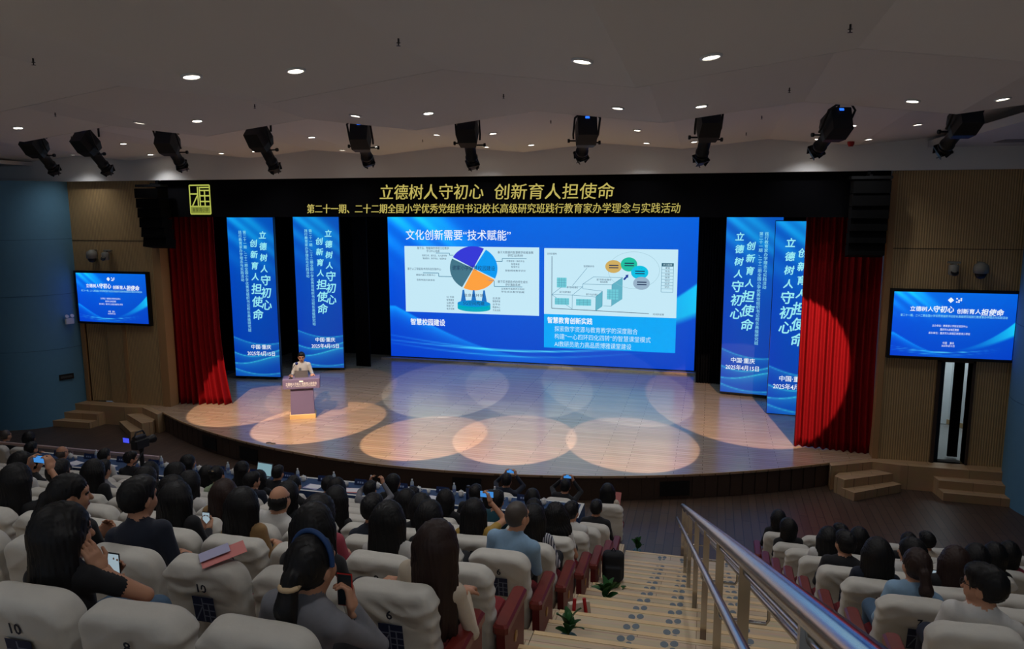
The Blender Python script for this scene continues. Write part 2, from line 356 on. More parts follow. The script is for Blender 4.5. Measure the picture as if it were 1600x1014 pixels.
# landings and steps at both stage corners
def corner_steps(sx, nm, label):
    """sx=+1 right, -1 mirrored about the stage axis"""
    def X(x): return x if sx > 0 else 2 * SX - x
    def P(b, pts, z0, z1):
        q = [(X(x), y) for x, y in pts]
        if sx < 0: q = q[::-1]
        return b.prism(q, z0, z1)
    root = P(MB(), [(2.72, 17.2), (3.65, 17.72), (4.2, 17.62), (4.86, 17.62), (6.5, 17.62), (6.5, 18.0), (2.72, 18.05)], .003, ST - .004).build(nm, step_wood)
    struct(root, label, 'steps')
    P(MB(), [(2.78, 17.06), (2.95, 16.86), (4.05, 17.55), (3.7, 17.74), (2.9, 17.3)], .003, .37).build('stair_tread', step_wood, root)
    P(MB(), [(2.9, 16.88), (3.12, 16.62), (4.2, 17.42), (4.05, 17.56)], .003, .185).build('stair_tread', step_wood, root)
    P(MB(), [(4.9, 17.36), (6.5, 17.3), (6.5, 17.62), (4.86, 17.62)], .003, .36).build('stair_tread', step_wood, root)
    P(MB(), [(4.94, 17.1), (6.5, 17.04), (6.5, 17.36), (4.9, 17.36)], .003, .18).build('stair_tread', step_wood, root)
    return root
corner_steps(1, 'steps_right', 'wooden corner steps and landing below the corridor doorway')
corner_steps(-1, 'steps_left', 'wooden corner steps and landing below the podium side doorway')

# folded ceiling: three sawtooth bands of triangular folds, each facet a panel
def tri(x): t = ((x + .7) / 3.65) % 1.0; return 1 - 2 * abs(t - .5)
def zc(x, y, band):
    T = tri(x)
    if band == 0: a = (7.1 - y) / 14.1; return 7.22 + .24 * T + .5 * a
    if band == 1: a = (y - 7.1) / 3.9; return (7.55 + .2 * T) * (1 - a) + (7.31 + .22 * T) * a
    a = (y - 11) / 6.8; return (7.75 + .2 * T) * (1 - a) + (7.43 + .17 * T) * a
cr = MB().box(-24, 12, -7, 27, 8.6, 8.7).build('ceiling', ceil_m); struct(cr, 'white folded ceiling of angled plaster facets', 'ceiling')
xs = [-.7 + 3.65 * k / 2 for k in range(-11, 5)]
for band, (y0, y1) in enumerate(((-7, 7.1), (7.1, 11.0), (11.0, 17.85))):
    for x0, x1 in zip(xs[:-1], xs[1:]):
        q = []
        for x, y in ((x0, y0), (x1, y0), (x1, y1), (x0, y1)):
            q.append((x, y, zc(x + (1e-6 if x == x0 else -1e-6), y, band)))
        t = .1
        MB().add(q + [(x, y, z + t) for x, y, z in q], [(3, 2, 1, 0), (4, 5, 6, 7), (0, 1, 5, 4), (1, 2, 6, 5), (2, 3, 7, 6), (3, 0, 4, 7)]).build('ceiling_panel', ceil_m, cr)
# sloping closers above each sawtooth edge
for band, y in ((0, 7.1), (1, 11.0)):
    b = MB()
    for x0, x1 in zip(xs[:-1], xs[1:]):
        b.add([(x0, y + .02, zc(x0, y, band)), (x1, y + .02, zc(x1, y, band)), (x1, y + .02, zc(x1, y, band + 1) + .1), (x0, y + .02, zc(x0, y, band + 1) + .1)], [(0, 1, 2, 3)])
    b.build('ceiling_riser', ceil_m, cr)
b = MB().box(-21.0, 10, 17.8, 18.02, 6.9, 7.36)
for x0, x1 in zip(xs[:-1], xs[1:]): b.add([(x0, 17.8, 7.36), (x1, 17.8, 7.36), (x1, 17.8, zc(x1, 17.8, 2) + .05), (x0, 17.8, zc(x0, 17.8, 2) + .05)], [(0, 1, 2, 3)])
sf = b.build('trim_1', ceil_m); struct(sf, 'pale plaster beam above the black stage header', 'beam')
ds = MB().box(4.28, 10, 11.2, 17.8, 7.36, 7.49).build('trim_2', mat('drop_ceiling', (200, 206, 212), .7)); struct(ds, 'lowered white side ceiling strip above the corridor side', 'ceiling')
for x, y in ((5.6, 14.5), (5.6, 16.4)): MB().box(x - .45, x + .45, y - .3, y + .3, 7.345, 7.36).build('air_grille', mat('grille_grey', (120, 124, 128), .6), ds)
MB().box(-20.95, -18.6, -7, 17.8, 7.35, 7.45).build('side_soffit', ceil_m, cr)
# outer side walls closing the hall
o = MB().box(-21.2, -21.0, -7, 18, 0, 8.6).build('wall_side_left', blue_m); struct(o, 'blue plastered long side wall on the podium side', 'wall')
o = MB().box(9.8, 10, -7, 18, 0, 8.6).build('wall_side_right', blue_m); struct(o, 'blue plastered long side wall on the corridor side', 'wall')

# ------------------------------------------------------------------ tiered seating platforms and aisle stairs
def rowz(k): return .35 + .407 * (k - 1) - (.05 if k >= 9 else 0) if k > 0 else 0.
def rowb(k): return 10.94 - 1.08 * (k - 1) if k > 0 else 12.7      # rear edge of the tier (riser of the next one)
def xright(k): return .93 + .042 * k                                # start of the tiers on the corridor side
tier_m = aisle_wood
tl = MB().box(-20.9, -1.27, rowb(1), 12.6, .002, rowz(1)).build('tier_left', tier_m); struct(tl, 'timber seating tiers of the main block behind the tables', 'tiers')
tr = MB().box(xright(1), 9.7, rowb(1), 12.08, .002, rowz(1)).build('tier_right', tier_m); struct(tr, 'timber seating tiers beyond the handrail', 'tiers')
for k in range(2, 12):
    y0 = rowb(k) if k < 11 else -6.9
    MB().box(-20.9, -1.27, y0, rowb(k - 1), .002, rowz(k)).build('tier_step', tier_m, tl)
    MB().box(xright(k), 9.7, y0, rowb(k - 1), .002, rowz(k)).build('tier_step', tier_m, tr)
stairs = MB().box(-1.265, xright(0), 12.02, 12.8, .002, .146).build('aisle_stairs', aisle_wood); struct(stairs, 'light wood aisle stairs going down beside the handrail', 'stairs')
nose = mat('nosing_strip', (226, 196, 150), .35)
NOS = [(12.8, .146)] + [(12.02 - .54 * j, .349 + .2035 * j) for j in range(0, 20)]
for j, (y, z) in enumerate(NOS):
    y0 = NOS[j + 1][0] if j + 1 < len(NOS) else y - .54
    x1 = .93 + .042 * max(0, (12.02 - y) / 1.08)
    if j: MB().box(-1.265, x1, y0 - .02, y, .002, z).build('stair_tread', aisle_wood, stairs)
    MB().box(-1.262, x1, y - .05, y + .004, z - .02, z + .004).build('stair_nosing', nose, stairs)

# ------------------------------------------------------------------ ceiling lights, sprinklers, stage spots
lamp_face = mat('lamp_diffuser', (255, 246, 228), .5, emit=14.)
lamp_ring = mat('lamp_ring', (230, 230, 228), .4)
DL = [(-4.3, 5.78, 0), (-3.56, 6.2, 0), (-1.02, 6.11, 0), (-.05, 6.39, 0),
      (-10.86, 10.18, 1), (-8.16, 9.72, 1), (-7.4, 10.01, 1), (-4.83, 9.97, 1), (-3.78, 10.03, 1), (-1.22, 10.11, 1), (-.18, 10.18, 1), (2.3, 10.41, 1), (3.2, 10.21, 1),
      (-15.13, 14.85, 2), (-13.67, 15.69, 2), (-11.72, 14.59, 2), (-7.98, 14.42, 2), (-5.64, 15.43, 2), (-4.2, 14.69, 2), (-1.45, 15.21, 2), (2.4, 15.18, 2), (3.49, 15.31, 2),
      (-16.6, 17.2, 2), (-14.27, 17.31, 2), (-11.65, 16.61, 2), (-10.94, 16.94, 2), (-8.61, 17.0, 2), (-7.5, 16.5, 2), (-5.05, 17.1, 2), (-3.91, 16.75, 2), (-1.43, 17.11, 2), (-.41, 16.76, 2), (2.07, 17.24, 2), (2.96, 16.78, 2),
      (-7.4, 6.0, 0), (2.6, 6.1, 0), (-8.1, 2.2, 0), (-4.6, 2.2, 0), (-1.0, 2.2, 0), (2.6, 2.2, 0), (-4.6, -2, 0), (-1, -2, 0), (2.6, -2, 0)]
ring_me = MB().lathe([(.088, 0), (.088, -.012), (.068, -.016), (.066, -.004)], 20).mesh('trim_ring', lamp_ring)
disc_me = MB().lathe([(.066, -.006), (.066, -.003)], 20).mesh('diffuser', lamp_face)
sl = bpy.data.lights.new('downlight', 'SPOT'); sl.energy = DOWN_W; sl.spot_size = R(120); sl.spot_blend = .8; sl.shadow_soft_size = .06; sl.color = (.97, .98, 1.)
for x, y, bd in DL:
    e = 1e-3; dzx = (zc(x + e, y, bd) - zc(x - e, y, bd)) / (2 * e); dzy = (zc(x, y + e, bd) - zc(x, y - e, bd)) / (2 * e)
    o = thing('ceiling_downlight', 'round recessed white ceiling downlight, switched on', 'downlight', (x, y, zc(x, y, bd) - .002), 0, 'recessed ceiling downlights')
    o.rotation_euler = Vector((-dzx, -dzy, 1)).to_track_quat('Z', 'Y').to_euler()
    link('trim_ring', ring_me, o); link('diffuser', disc_me, o); link('lamp_light', sl, o, (0, 0, -.03))
spr_me = MB().lathe([(.012, 0), (.012, -.05), (.03, -.052), (.008, -.06), (.008, -.085), (.028, -.087), (.028, -.09)], 10).mesh('sprinkler', mat('sprinkler_metal', (70, 68, 66), .4, .8))
for x, y, bd in [(-5.76, 5.62, 0), (-2.46, 5.89, 0), (.92, 6.19, 0), (-9.53, 9.6, 1), (-6.24, 9.72, 1), (-2.63, 9.7, 1), (.84, 9.9, 1), (-2.94, 14.18, 2), (.79, 14.46, 2), (.61, 16.34, 2), (-13.84, 14.32, 2), (-6.32, 16.38, 2)]:
    tag(link('sprinkler_head', spr_me, None, (x, y, zc(x, y, bd))), 'small metal sprinkler head hanging from the ceiling', 'sprinkler', 'ceiling sprinklers').scale = (.65,) * 3
tag(MB().lathe([(.07, 0), (.07, -.05), (.04, -.1)], 14).build('alarm_sounder', mat('alarm_red', (170, 20, 24), .4), None, (2.72, 17.3, zc(2.72, 17.3, 2))), 'small red alarm sounder on ceiling near the plaster beam', 'alarm')

# ellipsoidal stage spots hanging from the second sawtooth edge
def fixture_meshes():
    P = {}
    h = MB(); M = Matrix.Identity(4)                                      # local -Z = beam direction
    h.add([(-.12, -.12, .04), (.12, -.12, .04), (.12, .12, .04), (-.12, .12, .04), (-.15, -.16, .16), (.15, -.16, .16), (.15, .16, .16), (-.15, .16, .16), (-.14, -.15, .40), (.14, -.15, .40), (.14, .15, .46), (-.14, .15, .46)],
          [(3, 2, 1, 0), (0, 1, 5, 4), (1, 2, 6, 5), (2, 3, 7, 6), (3, 0, 4, 7), (4, 5, 9, 8), (5, 6, 10, 9), (6, 7, 11, 10), (7, 4, 8, 11), (8, 9, 10, 11)])
    P['housing'] = h.mesh('housing', blk)
    P['barrel'] = MB().lathe([(.105, .06), (.09, .03), (.085, -.2), (.098, -.21), (.098, -.25), (.085, -.26), (.085, -.31)], 18).mesh('barrel', blk)
    b = MB().lathe([(.095, -.28), (.095, -.36)], 18)
    for a in range(4):
        Rm = Matrix.Rotation(R(90 * a + 20), 4, 'Z') @ Matrix.Translation((0, .1, -.33)) @ Matrix.Rotation(R(-28), 4, 'X')
        b.box(-.09, .09, -.006, .006, -.12, 0, Rm)
    P['hood'] = b.mesh('hood', blk)
    P['yoke'] = MB().tube([(-.17, 0, .1), (-.185, 0, .2), (-.185, .1, .46), (-.06, .14, .58), (.06, .14, .58), (.185, .1, .46), (.185, 0, .2), (.17, 0, .1)], .016, 6).tube([(0, .14, .57), (0, .14, .72)], .02, 6).mesh('yoke', blk)
    P['knob'] = MB().lathe([(.012, -.08), (.012, .05), (.03, .055), (.03, .085)], 10, Matrix.Rotation(R(90), 4, 'Y') @ Matrix.Translation((0, 0, .165))).mesh('knob', blk)
    P['status_light'] = MB().box(-.03, .03, .1, .13, .435, .462).mesh('status_light', mat('status_blue', (40, 110, 255), .4, emit=1.5))
    return P
FP = fixture_meshes()
warm, pink, cool = (1, .74, .53), (1, .80, .72), (.66, .85, 1)
FX = [(-11.9, (-12.55, 18.4), warm, 20, 1.), (-10.75, (-9.9, 17.35), warm, 21, 1.15), (-9.1, (-11.0, 20.2), warm, 20, .5), (-7.3, (-6.7, 16.8), warm, 21, .9), (-5.5, (-7.7, 21.3), cool, 19, 1.1),
      (-3.7, (-4.45, 17.2), pink, 21, .9), (-1.9, (-5.2, 22.2), cool, 18, .8), (-.13, (-1.6, 17.5), pink, 21, .9), (1.52, (-2.4, 22.3), cool, 19, 1.0), (3.12, (1.0, 21.2), warm, 23, 1.3)]
for i, (x, tg, colr, ang, en) in enumerate(FX):
    pos = Vector((x, 11.62, 7.12)); d = Vector((tg[0], tg[1], ST)) - pos
    o = thing('stage_spotlight', 'black profile stage spotlight hanging from the folded ceiling edge', 'spotlight', pos, 0, 'stage spotlights along the ceiling edge')
    q = d.to_track_quat('-Z', 'Y'); o.rotation_euler = q.to_euler()
    for nm in ('housing', 'barrel', 'hood', 'yoke', 'knob', 'status_light'): link(nm, FP[nm], o)
    link('knob', FP['knob'], o, (0, 0, .04), (0, 0, math.pi))
    rod = MB().tube([(0, 0, .30), (0, 0, zc(x, 11.62, 2) - 7.12 + .02)], .018, 6).build('hanging_rod', blk, o); rod.matrix_parent_inverse = (Matrix.Translation(pos) @ q.to_matrix().to_4x4()).inverted(); rod.location = pos + Vector((.12, 0, 0))
    L = bpy.data.lights.new('beam', 'SPOT'); L.energy = SPOT_W * en; L.spot_size = R(ang); L.spot_blend = .06; L.shadow_soft_size = .035; L.color = colr
    link('beam', L, o, (0, 0, -.47))

# unseen fill lights added to brighten the stage, built like battens behind the header
for n_, yb in enumerate((19.2, 21.6)):
    o = thing('added_fill_light', 'added fill light in a black batten over the stage ' + ('just behind the header' if n_ == 0 else 'further upstage'), 'light', (-5.93, yb, 7.3), 0, 'added stage fill lights')
    MB().bbox(-6.5, 6.5, -.12, .12, 0, .2, .03).build('batten', blk, o)
    for x in (-5, 0, 5): MB().box(x - .02, x + .02, -.02, .02, .2, .62).build('hanger', blk, o)
    MB().box(-6.4, 6.4, -.09, .09, -.006, 0.0).build('fill_strip', mat('fill_glow', (200, 216, 255), .4, emit=1.), o)
    A_ = bpy.data.lights.new('added_fill_lamp', 'AREA'); A_.shape = 'RECTANGLE'; A_.size = 12.6; A_.size_y = .16; A_.energy = 95; A_.color = (.34, .6, 1.); A_.spread = R(130); link('added_fill_lamp', A_, o, (0, 0, -.02))

# ------------------------------------------------------------------ screens
def vcol_mat(name, strength):
    if name in MATS: return MATS[name]
    m = bpy.data.materials.new(name); m.use_nodes = True; nt = m.node_tree; b = nt.nodes['Principled BSDF']
    a = nt.nodes.new('ShaderNodeVertexColor'); a.layer_name = 'Col'
    b.inputs['Base Color'].default_value = (.01, .01, .012, 1); b.inputs['Roughness'].default_value = .5
    nt.links.new(a.outputs['Color'], b.inputs['Emission Color']); b.inputs['Emission Strength'].default_value = strength
    MATS[name] = m; return m
def slin(a):
    a = np.clip(a, 0, 255) / 255; return np.where(a <= .04045, a / 12.92, ((a + .055) / 1.055) ** 2.4)
def backdrop(U, V, asp, kind):
    """blue graphic with light rays and ribbons; u to the right, v up"""
    X = U * asp
    C = np.stack([0 * U + 2, 62 + 34 * V + 8 * np.sin(3 * U), 206 + 26 * V - 10 * U], -1) * (.84 if kind == 'tall' else 1.)
    rays = {'wide': [(.05, .05, 1.), (.22, .035, .9), (.34, .06, .7), (-.2, .05, .8), (-.4, .04, .5)], 'tall': [(.02, .025, .75), (.12, .03, .6), (-.12, .03, .6), (-.28, .04, .45)]}[kind]
    for o, wd, am in rays:
        d = (X - o * 1.0) * .62 - (1 - V) * .78; t = (X - o) * .78 + (1 - V) * .62
        g = am * np.exp(-(d / wd) ** 2) * np.clip(1 - t / (.75 if kind == 'wide' else .8), 0, 1) ** 1.2
        C = C + g[..., None] * np.array([20, 105, 60])
    def ribbon(c, thick, col, am, side=1):
        d = (c - V) * side; g = np.where(d > 0, np.exp(-d / thick), np.exp(-(d / .006) ** 2)); return (am * g)[..., None] * np.array(col)
    if kind == 'wide':
        c = .36 - .33 * np.sin(np.clip((U - .02) / .62, 0, 1) * math.pi * .62) + .0 * U; k = np.clip(1 - U * 1.5, 0, 1)
        C = C + ribbon(c, .05, (10, 90, 50), k)
        c2 = .12 + .46 * np.clip((U - .45) / .55, 0, 1) ** 2.0; lo = .06 + .28 * np.clip((U - .5) / .5, 0, 1) ** 1.6; k2 = np.clip((U - .55) / .45, 0, 1)
        ins = np.clip((c2 - V) / .02, 0, 1) * np.clip((V - lo) / .05, 0, 1)
        C = C + (ins * (.25 + .75 * k2) * k2 ** .5)[..., None] * np.array([20, 118, 40])
        for a, b, am in ((.19, .11, .6), (.15, .07, .8), (.13, .09, .5)):
            l = a - b * np.sin(U * 3.0 + .1) + .05 * (U - .5); C = C + (am * np.exp(-((V - l) / .005) ** 2) * np.clip(1.2 - np.abs(U - .38) * 2.2, 0, 1))[..., None] * np.array([70, 120, 40])
    else:
        for a, b, ph, am in ((.26, .035, .2, .8), (.19, .05, .8, 1.), (.13, .045, 1.5, .9), (.06, .03, .4, .8)):
            l = a - b * np.sin(U * 2.6 + ph) - .03 * U; d = l - V
            C = C + (am * (np.exp(-(d / .004) ** 2) * .8 + .45 * np.where(d > 0, np.exp(-d / .045), 0)))[..., None] * np.array([40, 95, 35])
    return slin(C)
def screen_mesh(name, wdt, hgt, nx, ny, kind, m):
    u, v = np.meshgrid(np.linspace(0, 1, nx + 1), np.linspace(0, 1, ny + 1)); C = backdrop(u, v, wdt / hgt, kind).reshape(-1, 3)
    P = np.stack([(u - .5) * wdt, 0 * u, v * hgt], -1).reshape(-1, 3)
    i, j = np.meshgrid(np.arange(nx), np.arange(ny)); a = (j * (nx + 1) + i).ravel(); Q = np.stack([a, a + 1, a + nx + 2, a + nx + 1], 1)
    me = bpy.data.meshes.new(name); me.from_pydata(P.tolist(), [], Q.tolist())
    at = me.color_attributes.new('Col', 'FLOAT_COLOR', 'POINT'); at.data.foreach_set('color', np.concatenate([C, np.ones((len(C), 1))], 1).astype(np.float32).ravel())
    me.materials.append(m); me.update(); return me
LEDM = vcol_mat('led_picture', 1.0)
def em(name, rgb, s=1.0): return mat('lit_' + name, rgb, .5, emit=s)
WHITE = em('white', (236, 244, 250)); PALE = em('pale', (196, 232, 246)); ICE = em('ice', (150, 232, 240)); INK = em('ink', (20, 46, 84)); STEEL = em('steel', (70, 130, 160))
def rect(x0, x1, z0, z1, y): return MB().add([(x0, y, z0), (x1, y, z0), (x1, y, z1), (x0, y, z1)], [(0, 1, 2, 3)])
def disc(cx, cz, rx, rz, y, a0=0, a1=360, n=32):
    p = [(cx, y, cz)] + [(cx + rx * math.cos(R(a0 + (a1 - a0) * i / n)), y, cz + rz * math.sin(R(a0 + (a1 - a0) * i / n))) for i in range(n + 1)]
    return MB().add(p, [(0, i + 1, i + 2) for i in range(n)])
def poly(pts, y): return MB().add([(x, y, z) for x, z in pts], [tuple(range(len(pts)))])
def line(pts, wd, y, b=None):
    b = b or MB()
    for (x0, z0), (x1, z1) in zip(pts[:-1], pts[1:]):
        dx, dz = x1 - x0, z1 - z0; L = math.hypot(dx, dz) or 1; nx_, nz_ = -dz / L * wd / 2, dx / L * wd / 2
        b.add([(x0 + nx_, y, z0 + nz_), (x0 - nx_, y, z0 - nz_), (x1 - nx_, y, z1 - nz_), (x1 + nx_, y, z1 + nz_)], [(0, 1, 2, 3)])
    return b

# main wall: local origin bottom centre, x -5.53..5.53, z 0..5.16
LW, LH = 11.06, 5.18
led = thing('led_wall', 'huge blue presentation screen at the back of the stage', 'screen', (-5.93, 26.0, ST + .1))
link('picture', screen_mesh('picture', LW, LH, 280, 132, 'wide', LEDM), led)
MB().box(-LW / 2 - .03, LW / 2 + .03, .01, .35, -.08, LH + .03).build('cabinet', blk, led)
MB().box(-LW / 2 - .3, LW / 2 + .3, -.25, .0, -.1, -.03).build('base_step', stage_wood, led)
def lx(x): return x + 5.93
def lz(z): return z - ST - .1
Y1, Y2, Y3, Y4 = -.012, -.02, -.028, -.036
text('文化创新需要“技术赋能”', .40, WHITE, led, (lx(-8.78), Y1, lz(5.14)), 'slide_title', width=3.95, bold=0.0018)
rect(lx(-10.82), lx(-5.78), lz(2.35), lz(4.76), Y1).build('slide_panel', PALE, led)
rect(lx(-5.6), lx(-1.04), lz(2.43), lz(4.74), Y1).build('slide_panel', PALE, led)
rect(lx(-5.6), lx(-1.04), lz(1.23), lz(2.43), Y1).build('slide_panel', em('cyan', (0, 166, 246)), led)
# left picture: pie chart
def A(u, v): return lx(-10.82) + u * 5.04, lz(4.76) - v * 2.41            # panel coordinates, v down
pcx, pcz = A(.523, .32); PRX, PRZ = .88, .78
for nm, a0, a1, c in (('pie_slice', 62, 152, (52, 56, 214)), ('pie_slice', -28, 60, (0, 152, 240)), ('pie_slice', 153, 242, (66, 116, 136)), ('pie_slice', 243, 332, (252, 160, 62))):
    disc(pcx + .012 * math.cos(R((a0 + a1) / 2)), pcz + .012 * math.sin(R((a0 + a1) / 2)), PRX, PRZ, Y2, a0 + 1, a1 - 1).build(nm, em('pie%d' % a0, c), led)
text('谢家小学智慧校园建设', .19, INK, led, (pcx, Y3, pcz), width=1.6)
x, z = A(.523, .90)
disc(x, z - .05, .62, .12, Y2).build('drum', em('drum_low', (0, 168, 190)), led); rect(x - .62, x + .62, z - .05, z + .13, Y2).build('drum', em('drum_low', (0, 168, 190)), led); disc(x, z + .13, .62, .12, Y3).build('drum_top', em('drum_top', (0, 140, 214)), led)
text('5G空间构建', .15, INK, led, (x, Y4, z + .13), width=.8); text('信息化环境', .13, INK, led, (x, Y4, z + .42), width=.75)
for s in (-.39, 0, .39): poly([(x + s - .10, z + .2), (x + s + .10, z + .2), (x + s + .05, z + .48), (x + s + .03, z + .62), (x + s - .03, z + .62), (x + s - .05, z + .48)], Y3).build('funnel', em('funnel', (30, 110, 190)), led)
for pts in ([(.375, .13), (.345, .13), (.345, .10), (.24, .10)], [(.36, .45), (.26, .45), (.26, .40), (.14, .40)], [(.69, .21), (.735, .21), (.735, .165), (.91, .165)], [(.62, .49), (.675, .50), (.675, .58), (.88, .58)]):
    line([A(*p) for p in pts], .022, Y2).build('leader_line', STEEL, led)
for u, v, wd, sz, t in ((.22, .03, 1.22, .1, '基于云、物联网的学校泛在数字'), (.22, .075, .5, .1, '学习中心场景'), (.15, .345, 1.3, .1, '基于人工智能技术的科创实践中心'), (.83, .08, 1.3, .1, '基于大数据的智慧教学和精准教'), (.83, .125, .55, .1, '研互动系统'), (.81, .51, 1.1, .1, '基于区块链技术的师生成长'), (.81, .555, .55, .1, '评价激励系统'),
                        (.23, .14, .95, .075, '智慧空间、展示区、无人超市等'), (.23, .185, .9, .075, '智能图书、数字孪生、智慧食堂'), (.16, .435, .75, .075, '编程机器人创客中心'), (.16, .51, .7, .075, '智能制造实践体验'), (.83, .205, .65, .075, '学情智能一体机平台'), (.83, .25, .3, .075, '智慧课堂'), (.83, .29, .3, .075, '智慧作业'), (.83, .345, .75, .075, '智能精准教学评价'), (.81, .615, .85, .075, '五育数字画像评价系统'), (.81, .66, .85, .075, '学生成长数字档案')):
    px_, pz_ = A(u, v); text(t, sz, INK, led, (px_, Y2, pz_), width=wd)
for i, (a_, b_) in enumerate((('5G 专网', '云资源'), ('智慧教室', '智能终端'), ('云机房', '云平台'), ('校园门户', '数据中心'), ('电子班牌', '千兆光网'))):
    for u, t in ((.345, a_), (.69, b_)): px_, pz_ = A(u, .76 + .045 * i); text(t, .085, INK, led, (px_, Y2, pz_), width=.28)
text('智慧校园建设', .26, WHITE, led, (lx(-9.97), Y1, lz(1.96)), width=1.35, bold=0.0054)
# right picture: growth diagram
def Bc(u, v): return lx(-5.6) + u * 4.56, lz(4.74) - v * 2.31
line([Bc(.06, .12), Bc(.06, .91), Bc(.80, .945)], .018, Y2).build('axis_line', INK, led)
for pts in ([(.06, .70), (.22, .91), (.22, .70), (.06, .70), (.13, .59), (.30, .57), (.22, .70), (.40, .72), (.45, .63), (.30, .60)], [(.30, .53), (.52, .53), (.60, .42), (.38, .42), (.30, .53), (.30, .60)], [(.52, .53), (.52, .85), (.46, .85)], [(.22, .56), (.33, .29)], [(.40, .72), (.40, .93), (.45, .85), (.45, .63)]):
    line([Bc(*p) for p in pts], .012, Y2).build('box_outline', STEEL, led)
poly([Bc(.52, .85), Bc(.60, .74), Bc(.60, .42), Bc(.52, .53)], Y2).build('box_side', em('teal_side', (96, 176, 196)), led)
poly([Bc(.40, .93), Bc(.45, .86), Bc(.45, .63), Bc(.40, .71)], Y2).build('box_side', em('teal_side', (96, 176, 196)), led)
for u0, u1, v0, v1 in ((.10, .175, .44, .59), (.085, .195, .75, .85), (.25, .365, .755, .855), (.485, .57, .60, .75)):
    (x0, z0), (x1, z1) = Bc(u0, v1), Bc(u1, v0); rect(x0, x1, z0, z1, Y3).build('data_table', em('table_teal', (110, 200, 214)), led)
    b = MB()
    for i in range(1, 4): line([(x0, z0 + (z1 - z0) * i / 4), (x1, z0 + (z1 - z0) * i / 4)], .008, Y4, b); line([(x0 + (x1 - x0) * i / 4, z0), (x0 + (x1 - x0) * i / 4, z1)], .008, Y4, b)
    b.build('grid_lines', STEEL, led)
b = MB(); ring = [Bc(.68 + .19 * math.cos(R(a)), .31 + .27 * math.sin(R(a))) for a in range(0, 361, 10)]; line(ring[:7] + ring[7:], .01, Y2, b).build('orbit_line', em('orbit', (150, 190, 204)), led)
for u, v, rx, rz, c in ((.53, .26, .28, .22, (206, 172, 96)), (.645, .225, .28, .24, (28, 190, 160)), (.725, .34, .29, .23, (0, 190, 226)), (.74, .50, .28, .22, (150, 176, 198))):
    cx, cz = Bc(u, v); disc(cx, cz, rx, rz, Y3 - .002 * u).build('bubble', em('bub%d' % c[0], c), led)
    for dz in (.04, -.04): line([(cx - .15, cz + dz), (cx + .17, cz + dz)], .035, Y4).build('bubble_caption', INK, led)
px_, pz_ = Bc(.625, .40); poly([(px_ - .1, pz_ - .1), (px_ - .05, pz_ - .14), (px_ + .04, pz_ - .04), (px_ + .07, pz_ - .06), (px_ + .08, pz_ + .06), (px_ - .03, pz_ + .04), (px_, pz_ + .01)], Y3).build('arrow', em('arrow', (26, 60, 150)), led)
(x0, z0), (x1, z1) = Bc(.885, .62), Bc(.97, .20); rect(x0, x1, z1 - .1, z1, Y3).build('list_header', em('list_head', (40, 90, 110)), led)
b = MB(); line([(x0, z0), (x1, z0), (x1, z1), (x0, z1), (x0, z0)], .012, Y2, b)
for i in range(1, 9): line([(x0, z1 - (z1 - z0) * i / 9), (x1, z1 - (z1 - z0) * i / 9)], .01, Y2, b)
b.build('list_frame', STEEL, led)
for i, t in enumerate(('学习画像', '课堂', '作业', '实验', '体育', '劳动', '综合', '评价')): text(t, .07, INK if i else PALE, led, ((x0 + x1) / 2, Y4, z1 - (z1 - z0) * (i + .5) / 9), width=.3 if i == 0 else .16)
for u, v, t, wd in ((.06, .085, '空间的重构', .34), (.345, .265, '智慧教学场', .36), (.87, .955, '时间的延展', .36), (.46, .46, '基于学情的智慧教学', .5), (.46, .495, '精准施策', .26), (.22, .585, '基于互动的课堂', .38), (.165, .66, '基于资源的课前', .4), (.37, .685, '基于作业的课后', .4)):
    px_, pz_ = Bc(u, v); text(t, .075, INK, led, (px_, Y3, pz_), width=wd)
text('智慧教育创新实践', .24, WHITE, led, (lx(-4.68), Y2, lz(2.2)), width=1.6, bold=0.0054)
for i, (t, wd) in enumerate((('探索数字资源与教育教学的深度融合', 2.9), ('构建“一心四环四化四转”的智慧课堂模式', 3.35), ('AI教研员助力高品质博雅课堂建设', 2.7))):
    text(t, .22, PALE, led, (lx(-5.22) + wd / 2, Y2, lz(1.90 - .27 * i)), width=wd)

